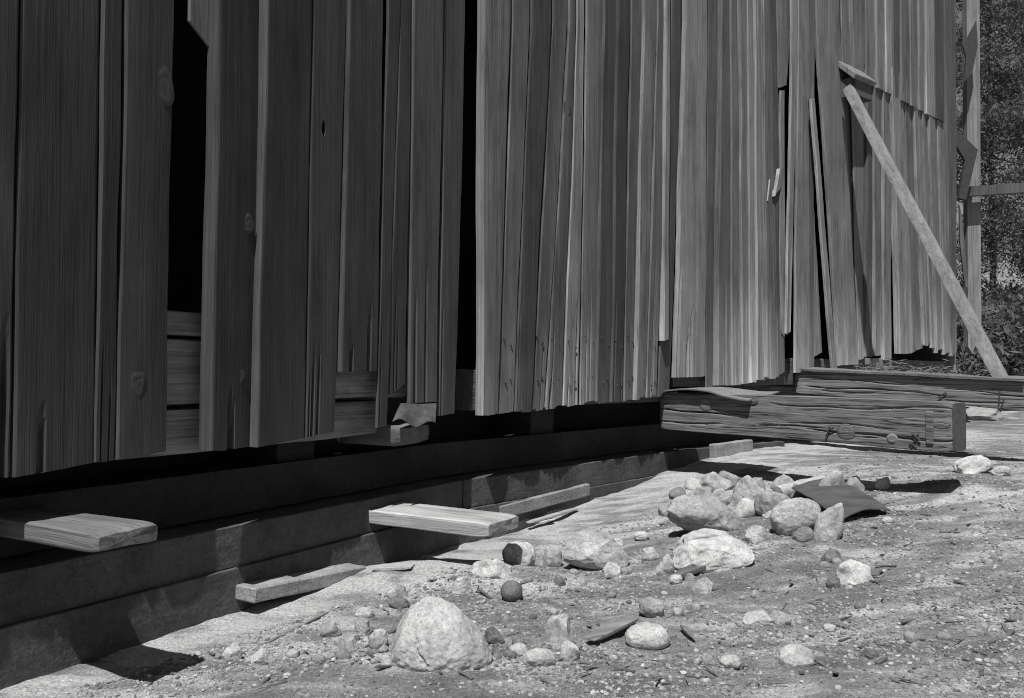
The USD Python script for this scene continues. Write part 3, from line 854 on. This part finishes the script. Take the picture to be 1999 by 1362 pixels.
def quad_prism(pts, Y, t, mat, name, parent):
    P = [at_depth(x, y, Y) for x, y in pts]
    V = np.array(P + [p + np.array([0, t, 0]) for p in P]); n_ = len(P)
    c = trimesh.creation.extrude_polygon(Polygon([(p[0], p[2]) for p in P]), t)
    v = np.stack([c.vertices[:, 0], Y + c.vertices[:, 2], c.vertices[:, 1]], 1)
    m = trimesh.Trimesh(v, c.faces, process=False)
    if m.volume < 0: m.invert()
    return obj(name, m, mat, parent, smooth=False)


quad_prism([(1886, -260), (1911, -260), (1916, 660), (1912, 684), (1905, 672), (1898, 690), (1890, 676)], YP, .12, W_PALE, 'post', post)
quad_prism([(1885, 364), (2060, 352), (2060, 371), (1880, 383)], YP - .2, .10, W_MID, 'rail', post)
quad_prism([(1840, 248), (1870, 254), (1909, 292), (1886, 390), (1872, 386), (1884, 312), (1868, 284), (1840, 268)], YP - .32, .06, M_DARK, 'bracket', post)
quad_prism([(1880, 90), (1902, 48), (1906, 40), (1909, 90), (1898, 142), (1882, 160), (1886, 110)], YP - .25, .03, M_DARK, 'torn_board', post)
quad_prism([(1873, 400), (1878, 420), (1890, 560), (1884, 560), (1874, 470)], YP - .5, .03, W_MID, 'loose_strip', post)

# ------------------------------------------------------------------ rocks
def rock_mesh(w, dep, h, seed, facets=3, sub=4, lump=.22, flat=0.0, crack=None):
    r = np.random.default_rng(seed)
    m = trimesh.creation.icosphere(subdivisions=sub)
    v = np.array(m.vertices)
    e = .80 + .2 * r.random()
    v = np.sign(v) * np.abs(v) ** e                                    # a little boxier than a ball
    v /= np.abs(v).max(0)
    for _ in range(facets):                                             # broken faces
        n = r.normal(size=3); n[2] = abs(n[2]) * .6 + .1; n /= np.linalg.norm(n)
        dd = r.uniform(.55, .82)
        over = v @ n - dd
        v = v - n[None] * np.where(over > 0, over * .93, 0)[:, None]
    o = r.uniform(0, 90, 3)
    v = v * (1 + (meshkit.fbm(v * 1.3 + o) - .5) * lump * 2.2 + (meshkit.fbm(v * 5 + o) - .5) * .08)[:, None]
    v /= (v.max(0) - v.min(0)) / 2; v -= (v.max(0) + v.min(0)) / 2
    v = v * np.array([w / 2, dep / 2, h / 2])
    if crack:
        nc = np.array(crack[:3]); nc /= np.linalg.norm(nc)
        dist = v @ nc - crack[3] + (meshkit.fbm(v * 22) - .5) * .05
        v = v * (1 - .05 * np.exp(-(dist / .006) ** 2) - .018 * (dist < 0) * np.exp(dist / .12))[:, None]
    return trimesh.Trimesh(v, m.faces, process=False)


def rock(x0, x1, y0, y1, mat, label, seed, depth=.75, tilt=0.0, yaw=0.0, facets=3, lump=.22, sub=4, sink=.25, cat='rock', group=None, lift=0.0, name='rock', crack=None, dome=0.0):
    g = hit_ground((x0 + x1) / 2, y1 - 1)
    Z = g[1] + .02
    k = Z / 1600
    w = (x1 - x0) * k; dep = w * depth
    Hvis = max((y1 - y0) * k * 1.04 - dep * .06, w * .2)
    h = Hvis / (1 - sink)
    m = rock_mesh(w * (1.03 if tilt else 1), dep, h, seed, facets, sub, lump, crack=crack)
    if dome:
        zf = np.clip(m.vertices[:, 2] / h + .5, 0, 1)[:, None] ** 1.6
        m.vertices = m.vertices * np.hstack([1 - dome * zf, 1 - dome * zf, np.ones_like(zf)]) + np.hstack([-.05 * w * zf, 0 * zf, 0 * zf])
    R = trimesh.transformations.euler_matrix(0, tilt, yaw, 'sxyz')[:3, :3]
    v = m.vertices @ R.T
    v[:, 0] *= w / (v[:, 0].max() - v[:, 0].min())
    v[:, 2] *= h / (v[:, 2].max() - v[:, 2].min())
    v = v - (v.max(0) + v.min(0)) / 2
    c = np.array([g[0] + ((x0 + x1) / 2 - 999.5) * 0, g[1] + dep * .40, 0])
    c[0] = ((x0 + x1) / 2 - 999.5) / 1600 * (g[1] + dep * .2)
    c[2] = g[2] - sink * h + h / 2 + lift
    return obj(name, trimesh.Trimesh(v + c, m.faces, process=False), mat, smooth=True if facets < 2 else 28, label=label, cat=cat, group=group)


R = [
 # x0, x1, y0, y1, mat, label, kw
 (750, 964, 1184, 1312, M_PALE, 'largest pale boulder, cracked, lying nearest in the foreground', dict(depth=.85, facets=1, sub=6, lump=.13, sink=.30, dome=.55, crack=(1, -.2, .55, -.03))),
 (1098, 1232, 1042, 1116, M_GREY, 'flat angular slab of rock with a dark undercut edge, left of the pile', dict(depth=.7, facets=6, lump=.1, tilt=.16, sink=.1, sub=5)),
 (980, 1046, 1060, 1102, M_PALE, 'white egg shaped rock under the end of the sunlit plank', dict(tilt=.3, facets=1)),
 (918, 1000, 1094, 1130, M_PALE, 'low white rock in front of the egg shaped one', dict(facets=3)),
 (878, 922, 1130, 1160, M_PALE, 'square pale stone between the big boulder and the plank', dict(facets=4)),
 (977, 1020, 1138, 1177, M_DKST, 'ball shaped dark stone sitting on bare sand', dict(facets=0, lump=.05, depth=1.0, sink=.1)),
 (1245, 1296, 1173, 1209, M_GREY, 'oval speckled stone in the middle foreground, tilted', dict(facets=1, tilt=.25, sink=.12)),
 (1220, 1308, 1224, 1269, M_PALE, 'broad rounded pale stone beside a flat dark stick', dict(facets=0, lump=.1)),
 (1322, 1458, 1037, 1085, M_PALE, 'long pale rock lying behind another long pale one', dict(facets=2, depth=.5)),
 (1313, 1476, 1056, 1117, M_PALE, 'long light rock in front of the pile, a broken board at its foot', dict(facets=2, depth=.5, tilt=-.12, sub=5)),
 (1300, 1460, 972, 1046, M_GREY, 'large grey rock with a shaded hollow under its left side', dict(facets=3, depth=.6, tilt=.15, sub=5, sink=.1)),
 (1425, 1508, 931, 1002, M_PALE, 'tall bright peaked rock at the top of the pile', dict(facets=5, sub=5, depth=.8)),
 (1473, 1547, 960, 1010, M_GREY, 'smooth grey rock leaning against the bright peaked one', dict(facets=1, tilt=.3)),
 (1504, 1604, 976, 1048, M_GREY, 'darker long rounded rock at the right of the pile', dict(facets=0, tilt=-.25, depth=.6, lump=.12, sub=5, sink=.12)),
 (1586, 1648, 986, 1058, M_GREY, 'curved upright rock next to the dark tar sheet', dict(facets=1, tilt=.5, depth=.6)),
 (1588, 1634, 1008, 1060, M_GREY, 'sharp pointed splinter of rock before the curved upright one', dict(facets=6, depth=.5)),
 (1452, 1504, 1028, 1062, M_PALE, 'small humped pale stone between the long rocks and the dark one', dict(facets=2)),
 (1545, 1592, 1032, 1060, M_DKST, 'little smooth stone tucked under the dark rounded rock', dict(facets=0)),
 (1368, 1432, 922, 962, M_GREY, 'knobbly grey rock at the back left of the pile', dict(facets=3)),
 (1350, 1396, 952, 985, M_GREY, 'low grey stone at the left end of the pile', dict(facets=2)),
 (1385, 1432, 956, 988, M_GREY, 'dull stone filling the gap behind the large grey rock', dict(facets=2)),
 (1504, 1556, 926, 956, M_GREY, 'blocky rock at the back of the pile in front of a dark shadow', dict(facets=4)),
 (1553, 1600, 936, 954, M_GREY, 'flat smooth stone lying behind the weathered log piece', dict(facets=0)),
 (1594, 1652, 921, 978, M_GREY, 'grey slab of rock standing on the upper edge of the tar sheet', dict(facets=4, tilt=.55, depth=.45)),
 (1640, 1690, 956, 984, M_PALE, 'split pale stone at the upper right edge of the tar sheet', dict(facets=4)),
 (1707, 1737, 933, 957, M_PALE, 'lone wedge shaped stone in front of the long dark beam shadow', dict(facets=4, sink=.1)),
 (1866, 1934, 890, 926, M_PALE, 'oval boulder by itself at the right below the timber end', dict(facets=1, tilt=-.3)),
 (1934, 1970, 910, 929, M_PALE, 'small white stone just right of the oval boulder', dict(facets=3)),
 (1630, 1702, 1096, 1142, M_PALE, 'squarish half buried pale rock in the right foreground', dict(facets=3, depth=.7, sink=.35)),
 (1602, 1641, 1072, 1100, M_DKST, 'dark angular stone above the squarish pale rock', dict(facets=5)),
 (1610, 1637, 1126, 1151, M_DKST, 'dark pebble leaning on the squarish pale rock', dict(facets=1)),
 (1448, 1506, 1196, 1224, M_PALE, 'left one of two touching low stones in the right foreground', dict(facets=2)),
 (1505, 1541, 1196, 1221, M_GREY, 'right one of two touching low stones in the right foreground', dict(facets=3)),
 (1516, 1594, 1266, 1296, M_PALE, 'broad buried stone barely showing near the bottom right', dict(facets=2, sink=.5)),
 (1402, 1445, 1284, 1308, M_PALE, 'round white stone at the bottom right of centre', dict(facets=0)),
 (1064, 1128, 1206, 1260, M_GREY, 'rough lumpy stone half buried in the sand near the front', dict(facets=5, sink=.35)),
 (438, 476, 1262, 1295, M_PALE, 'leftmost pale stone in the lower left corner', dict(facets=3)),
 (487, 538, 1271, 1300, M_GREY, 'flat faced stone second from the left at the bottom', dict(facets=4)),
 (628, 668, 1210, 1246, M_GREY, 'bent grey stone beside the long thin stick', dict(facets=2, tilt=-.4)),
 (720, 759, 1232, 1268, M_PALE, 'disc like pale stone touching the largest boulder on its left', dict(facets=1)),
 (694, 724, 1211, 1238, M_GREY, 'small grey cobble up left of the largest boulder', dict(facets=1)),
 (660, 702, 1244, 1275, M_GREY, 'buried rough cobble left of the largest boulder', dict(facets=4, sink=.4)),
 (778, 812, 1200, 1222, M_DKST, 'dark stone touching the top left of the largest boulder', dict(facets=4)),
 (943, 986, 1230, 1260, M_DKST, 'grey broken stone touching the right side of the largest boulder', dict(facets=5)),
 (990, 1032, 1260, 1284, M_PALE, 'white oval cobble right of the largest boulder', dict(facets=0)),
 (1018, 1084, 1272, 1304, M_GREY, 'wide smooth grey stone at the bottom centre', dict(facets=1)),
 (1092, 1130, 1256, 1292, M_PALE, 'craggy pale stone at the bottom, just right of centre', dict(facets=5)),
 (1236, 1267, 1039, 1057, M_PALE, 'bright small oval stone right above the angular slab', dict(facets=0, sink=.1)),
 (1190, 1216, 1052, 1068, M_PALE, 'bright pebble behind the angular slab', dict(facets=1)),
 (1250, 1286, 1070, 1096, M_PALE, 'pale stone right of the angular slab', dict(facets=2)),
 (1280, 1316, 1084, 1126, M_GREY, 'ragged tall stone left of the long light rock', dict(facets=5)),
 (1305, 1332, 1124, 1142, M_PALE, 'white pebble at the tip of the broken board', dict(facets=0, sink=.1)),
 (1174, 1212, 1100, 1122, M_GREY, 'tiny block of stone touching the angular slab at the front', dict(facets=3)),
 (1060, 1098, 1068, 1108, M_GREY, 'grey stone wedged between the egg shaped rock and the slab', dict(facets=1)),
 (1720, 1742, 1010, 1024, M_PALE, 'small white stone at the right corner of the tar sheet', dict(facets=1)),
 (1874, 1962, 794, 822, M_GREY, 'flat rock in the sun beneath the rear timber', dict(facets=2, sink=.2)),
 (1080, 1104, 1126, 1146, M_DKST, 'upper small dark stone left of the slab, stacked near another', dict(facets=3)),
 (770, 798, 1140, 1168, M_PALE, 'angular white stone below the board lying at the foundation', dict(facets=4)),
 (760, 800, 1170, 1190, M_DKST, 'smooth dark cobble above the largest boulder', dict(facets=0)),
 (695, 732, 1188, 1208, M_PALE, 'speckled cobble left above the largest boulder', dict(facets=1)),
 (1345, 1392, 1130, 1160, M_GREY, 'buried grey stone in front of the broken board', dict(facets=3, sink=.5)),
]
HEAP = [(1405, 1440, 928, 954), (1440, 1478, 984, 1012), (1540, 1576, 953, 976), (1655, 1682, 938, 962), (1326, 1362, 984, 1006), (1392, 1418, 984, 1004), (1462, 1492, 940, 962), (1490, 1512, 995, 1012),
        (1664, 1694, 975, 992), (1418, 1446, 996, 1014), (1340, 1368, 940, 958), (1310, 1336, 958, 976), (1290, 1322, 990, 1010), (1605, 1632, 955, 975)]
for i, (x0, x1, y0, y1) in enumerate(HEAP):
    dx_, dy_ = (x1 - x0) * .16, (y1 - y0) * .3
    R.append((x0 - dx_, x1 + dx_, y0 - dy_, y1, (M_GREY, M_PALE, M_DKST)[i % 3], '%s rubble stone wedged in among the big rocks of the pile' % ('grey', 'pale', 'dark')[i % 3], dict(facets=2 + i % 4, sub=3, group='%s rubble stones in the rock pile' % ('grey', 'pale', 'dark')[i % 3])))
for i, (x0, x1, y0, y1, mt, lab, kw) in enumerate(R):
    if kw.get('facets', 3) > 1: kw = dict(kw, facets=kw.get('facets', 3) + 2)
    rock(x0, x1, y0, y1, mt, lab, 300 + i, **kw)

# small stones that nothing tells apart
sr = random.Random(5)
cnt = 0
M_S = [M_GREY, M_SMALL, M_DKST]; TN = ['pale', 'grey', 'dark']
while cnt < 240:
    px, py = sr.uniform(380, 1990), 1300 - 420 * sr.random() ** 1.2
    if py < 1225 - (px - 520) * .31 + 14 or (1300 < px < 1660 and 930 < py < 1060 and sr.random() < .6):
        continue
    w = sr.choice([8, 10, 12, 14, 18, 24]) * sr.uniform(.8, 1.2) * (py - 600) / 600
    ti = sr.choice([0, 1, 1, 1, 2])
    zone = ('at the lower left' if px < 760 else 'below the jutting plank' if py < 1180 and px < 1300 else 'before the rock pile' if py < 1180 and px < 1560 else
            'in the bottom middle' if px < 1300 else 'at the lower right' if py > 1100 else 'at the right by the timbers')
    rock(px, px + w, py - w * sr.uniform(.45, .7), py, M_S[ti], 'small loose %s stone lying %s' % (TN[ti], zone), 900 + cnt,
         sub=2, facets=sr.choice([0, 1, 3]), sink=sr.uniform(.15, .5), yaw=sr.uniform(0, 3), cat='stone', group='small %s stones %s' % (TN[ti], zone), name='small_stone')
    cnt += 1

# gravel: too many and too small to count
g_r = np.random.default_rng(11)
ico = trimesh.creation.icosphere(subdivisions=0)
iv, iF = np.array(ico.vertices), np.array(ico.faces)
NG = 26000
GV, GF, tone = [], [], []
K_ = NG * 4
px = g_r.uniform(-20, 2020, K_); py = 1365 - 520 * g_r.random(K_) ** .8
u_, v_ = (px - 999.5) / 1600.0, (681.0 - py) / 1600.0
cp, sp_ = math.cos(PITCH), math.sin(PITCH)
DR = np.stack([u_, cp - v_ * sp_, sp_ + v_ * cp], 1)
Q = CAM + DR * ((0.05 - EYE) / DR[:, 2])[:, None]
for _ in range(4):
    Q = CAM + DR * ((ground_base(Q[:, 0], Q[:, 1]) - EYE) / DR[:, 2])[:, None]
ok = (py > 1225 - (px - 520) * .31 + 6) & (py > 850) & (Q[:, 1] < 11) & (Q[:, 1] > 1.5)
ok &= (meshkit.fbm(Q * np.array([1.6, 3.5, 0]) + np.array([0, 0, 2.0])) > .44) | (g_r.random(K_) > .75)
Q = Q[ok][:NG]; NG = len(Q)
for q in Q:
    s = min(g_r.lognormal(math.log(.0046), .62), .014)
    v = iv * (1 + g_r.uniform(-.35, .35, (len(iv), 1))) * np.array([1, g_r.uniform(.6, 1), g_r.uniform(.4, .8)]) * s
    a = g_r.uniform(0, 6.28); c_, s_ = math.cos(a), math.sin(a)
    v = v @ np.array([[c_, s_, 0], [-s_, c_, 0], [0, 0, 1]])
    GV.append((v, q[0], q[1], s)); tone.append(g_r.choice([.09, .14, .19, .25, .32], p=[.2, .3, .28, .15, .07]))
gz = ground(np.array([a[1] for a in GV]), np.array([a[2] for a in GV]))
VV = np.concatenate([a[0] + np.array([a[1], a[2], z + a[3] * .15]) for a, z in zip(GV, gz)])
FF = np.concatenate([iF + k * len(iv) for k in range(NG)])
M_GRAVEL = usdkit.material(stage, '/World/Looks/gravel_stone', {
    'a': ('attribute', {'attribute': 'tone'}), 'p': ('principled_bsdf', {'roughness': .9, 'specular_ior_level': .2})}, [('a.color', 'p.base_color')], surface='p.BSDF')
gm = obj('gravel', (VV, FF), M_GRAVEL, smooth=False, kind='stuff', label='fine loose gravel strewn over the sandy ground', cat='gravel')
pv = UsdGeom.PrimvarsAPI(stage.GetPrimAtPath(gm)).CreatePrimvar('tone', Sdf.ValueTypeNames.Color3fArray, 'vertex')
pv.Set(Vt.Vec3fArray.FromNumpy(np.repeat(np.array(tone, np.float32), len(iv))[:, None].repeat(3, 1)))

# splinters of wood and dry stems between the stones
cv, cf = [], []
for i in range(420):
    px, py = g_r.uniform(300, 1990), 1340 - 450 * g_r.random()
    if py < 1225 - (px - 520) * .31 + 6: continue
    q = hit_ground(px, py) + UP * .006
    a = np.array([math.cos(g_r.uniform(0, 6.28)), math.sin(g_r.uniform(0, 6.28)), g_r.uniform(-.1, .35)]); a /= np.linalg.norm(a)
    L_ = g_r.lognormal(math.log(.03), .6); wd = g_r.uniform(.001, .004) if i % 3 else g_r.uniform(.004, .010)
    sd_ = np.cross(UP, a); sd_ /= np.linalg.norm(sd_); u_ = np.cross(a, sd_)
    bx = frame_box(q, a, sd_, u_, -L_, L_, -wd, wd, -.001, wd * .7, bev=.0004)
    cv.append(bx)
obj('wood_litter', merge(cv), W_STICK, smooth=False, kind='stuff', label='splinters of wood and dry stems littering the ground', cat='litter')
# ------------------------------------------------------------------ wood scraps and the tar sheet on the ground
def stick(pa, pb, w, t, mat, name, label, cat, seed, lift=.01, endwear=.006):
    a, b = hit_ground(*pa), hit_ground(*pb)
    a[2] = ground_base(a[0], a[1]); b[2] = ground_base(b[0], b[1])
    a[2] += lift; b[2] += lift
    x = (b - a); L = np.linalg.norm(x); x /= L
    y = np.cross(UP, x); y /= np.linalg.norm(y); z = np.cross(x, y)
    return obj(name, hewn(a, x, y, z, 0, L, -w / 2, w / 2, 0, t, amp=.006, seed=seed, endwear=endwear, step=.03), mat, label=label, cat=cat)


stick((1150, 1262), (1236, 1218), .07, .018, W_STICK, 'wood_scrap', 'flat dark broken slat lying against the broad rounded stone', 'slat', 41, .02)
stick((1318, 1136), (1393, 1108), .06, .03, W_STICK, 'broken_board', 'short broken board at the foot of the long light rock', 'board', 42, .01)
stick((524, 1256), (645, 1192), .018, .012, W_STICK, 'thin_stick', 'long thin dark stick at the lower left', 'stick', 43)
stick((1330, 1232), (1356, 1256), .025, .012, W_STICK, 'wood_chip', 'small dark chip of wood right of the broad rounded stone', 'chip', 44)
stick((730, 1112), (806, 1110), .10, .02, W_PLANK, 'flat_board', 'flat pale board scrap lying at the foot of the foundation', 'board', 45)
stick((1030, 1036), (1128, 998), .05, .016, W_PLANK, 'driftwood', 'longer sunlit sliver of wood by the foundation, right of the jutting plank', 'wood', 46, .03)
stick((1042, 1030), (1080, 1022), .07, .014, W_PLANK, 'driftwood', 'shorter sliver of wood lying across the sunlit one by the foundation', 'wood', 47, .015)
a = hit_ground(1524, 975); b = hit_ground(1602, 955)
lg = trimesh.creation.cylinder(.055, np.linalg.norm(b - a) * 1.15, sections=20); lg = rough(lg, .012, .03, 9)
z = (b - a) / np.linalg.norm(b - a); x = np.cross(UP, z); x /= np.linalg.norm(x); M = np.eye(4); M[:3, 0], M[:3, 1], M[:3, 2] = x, np.cross(z, x), z
M[:3, 3] = (a + b) / 2 + UP * .055
lg.apply_transform(M)
obj('log_piece', lg, W_PLANK, label='short weathered log lying across the top of the rock pile', cat='log')
c4 = [hit_ground(*p) for p in ((1640, 1026), (1738, 1004), (1612, 948), (1545, 978))]
for k, dz in enumerate((.05, .03, .10, .10)): c4[k][2] = ground_base(c4[k][0], c4[k][1]) + dz
sheet(c4, .008, M_TAR, 'tar_sheet', 'dark sheet of tar paper half buried by rocks, its front edge lifted', 'tar paper', amp=.02, seed=5, nu=20, nv=14,
      curl=lambda s, r: .04 * math.exp(-r * 9) * math.sin(3.1 * s) + .02 * math.sin(4 * r))

# ------------------------------------------------------------------ trees, brush and dead grass behind
M_LEAF = usdkit.material(stage, '/World/Looks/needles', {
    'g': ('geometry', {}), 'mr': ('map_range', {'to_min': .10, 'to_max': .34}), 'c': ('combine_color', {}),
    'd': ('diffuse_bsdf', {}), 't': ('translucent_bsdf', {}), 'm': ('mix_closure', {'fac': .25})},
    [('g.random_per_island', 'mr.value'), ('mr.result', 'c.r'), ('mr.result', 'c.g'), ('mr.result', 'c.b'), ('c.color', 'd.color'), ('c.color', 't.color'), ('d.BSDF', 'm.closure1'), ('t.BSDF', 'm.closure2')], surface='m.closure')
M_BARK = plain('bark', .05, noise=.4, scale=12, bump=.8)


def leaves(centers, spread, per, size, seed, droop=.3):
    r = np.random.default_rng(seed)
    C = np.repeat(centers, per, 0) + r.normal(size=(len(centers) * per, 3)) * np.repeat(spread, per)[:, None] * np.array([1, 1, .6])
    N = len(C)
    a = r.normal(size=(N, 3)); a[:, 2] -= droop; a /= np.linalg.norm(a, axis=1, keepdims=True)
    b = np.cross(a, r.normal(size=(N, 3))); b /= np.linalg.norm(b, axis=1, keepdims=True)
    s = size * r.uniform(.5, 1.4, (N, 1))
    V = np.stack([C - a * s, C + b * s * .28, C + a * s, C - b * s * .28], 1).reshape(-1, 3)
    q = np.arange(N)[:, None] * 4
    return V, np.concatenate([q + np.array([[0, 1, 2]]), q + np.array([[0, 2, 3]])])


def tree(x, y, H, R, label, seed, per=420, n=120):
    z0 = float(ground_base(x, y)) - .1
    r = np.random.default_rng(seed)
    p = thing('conifer_tree', label, 'tree', 'dark conifers behind the barn')
    parts = []
    k = 10; hs = np.linspace(0, H * .95, 12)
    tr = trimesh.creation.cone(R * .035, H, sections=10); tr.apply_translation((x, y, z0))
    parts.append(tr)
    cs, sp = [], []
    for i in range(n):
        f = r.random() ** .9
        zc = z0 + H * (.02 + .96 * f)
        rad = R * (1 - f * .85) * (.75 + .25 * math.sin(i * .7)) * math.sqrt(r.random()) * (.75 + .5 * r.random())
        an = r.uniform(0, 6.283)
        cs.append((x + rad * math.cos(an), y + rad * math.sin(an), zc - rad * .18)); sp.append(r.uniform(.18, .40))
        if i % 7 == 0:
            s0 = np.array([x, y, zc + .1]); e0 = np.array(cs[-1]); L = np.linalg.norm(e0 - s0)
            if L > .3:
                br = trimesh.creation.cylinder(.02, segment=(s0, e0), sections=5); parts.append(br)
    obj('trunk', merge(parts), M_BARK, p)
    obj('crown', leaves(np.array(cs), np.array(sp), per, .055, seed + 1), M_LEAF, p, smooth=False)


tree(11.3, 19.2, 13, 2.3, 'bushy dark conifer nearest the post beyond the wall end', 61)
tree(14.3, 21.5, 14, 2.6, 'dark conifer at the right edge of the picture', 62)
tree(12.6, 25.5, 16, 3.0, 'taller conifer rising behind the two nearer ones', 63)
tree(16.8, 25.0, 15, 3.0, 'conifer outermost to the right in the row behind the barn', 64)
tree(9.2, 26.0, 16, 3.0, 'conifer standing farthest back, hidden mostly by the wall', 65)
br_c = []
br = np.random.default_rng(9)
for i in range(1100):
    t_ = br.random(); xx = 6.5 + 5 * t_ + br.uniform(-1.0, 2.0); yy = 14.2 + br.uniform(0, 6.0)
    br_c.append((xx, yy, float(ground_base(xx, yy)) + br.uniform(0, 1.3)))
obj('undergrowth', leaves(np.array(br_c), np.full(len(br_c), .25), 30, .09, 71, droop=-.4), M_LEAF, smooth=False, kind='stuff', label='low dark undergrowth on the bank behind the barn', cat='undergrowth')
# dead grass and litter on the rear timber
hay = []
hr = np.random.default_rng(4)
c0 = on_wall(1845, 712, .25, 2)
hv, hf = [], []
for i in range(700):
    c = b2(hr.uniform(.55, 1.9), hr.uniform(.15, .55), 0) + UP * abs(hr.normal(0, .05))
    a = hr.normal(size=3) * np.array([1, 1, .35]); a /= np.linalg.norm(a); s = hr.uniform(.03, .09)
    b = np.cross(a, hr.normal(size=3)); b /= np.linalg.norm(b)
    k = len(hv); hv += [c - a * s, c + b * .004, c + a * s, c - b * .004]; hf += [(k, k + 1, k + 2), (k, k + 2, k + 3)]
M_HAY = plain('dry_litter', .13, noise=.5, scale=40)
obj('dry_litter', (np.array(hv), np.array(hf)), M_HAY, smooth=False, kind='stuff', label='heap of dry grass litter on the rear timber below the wall', cat='litter')
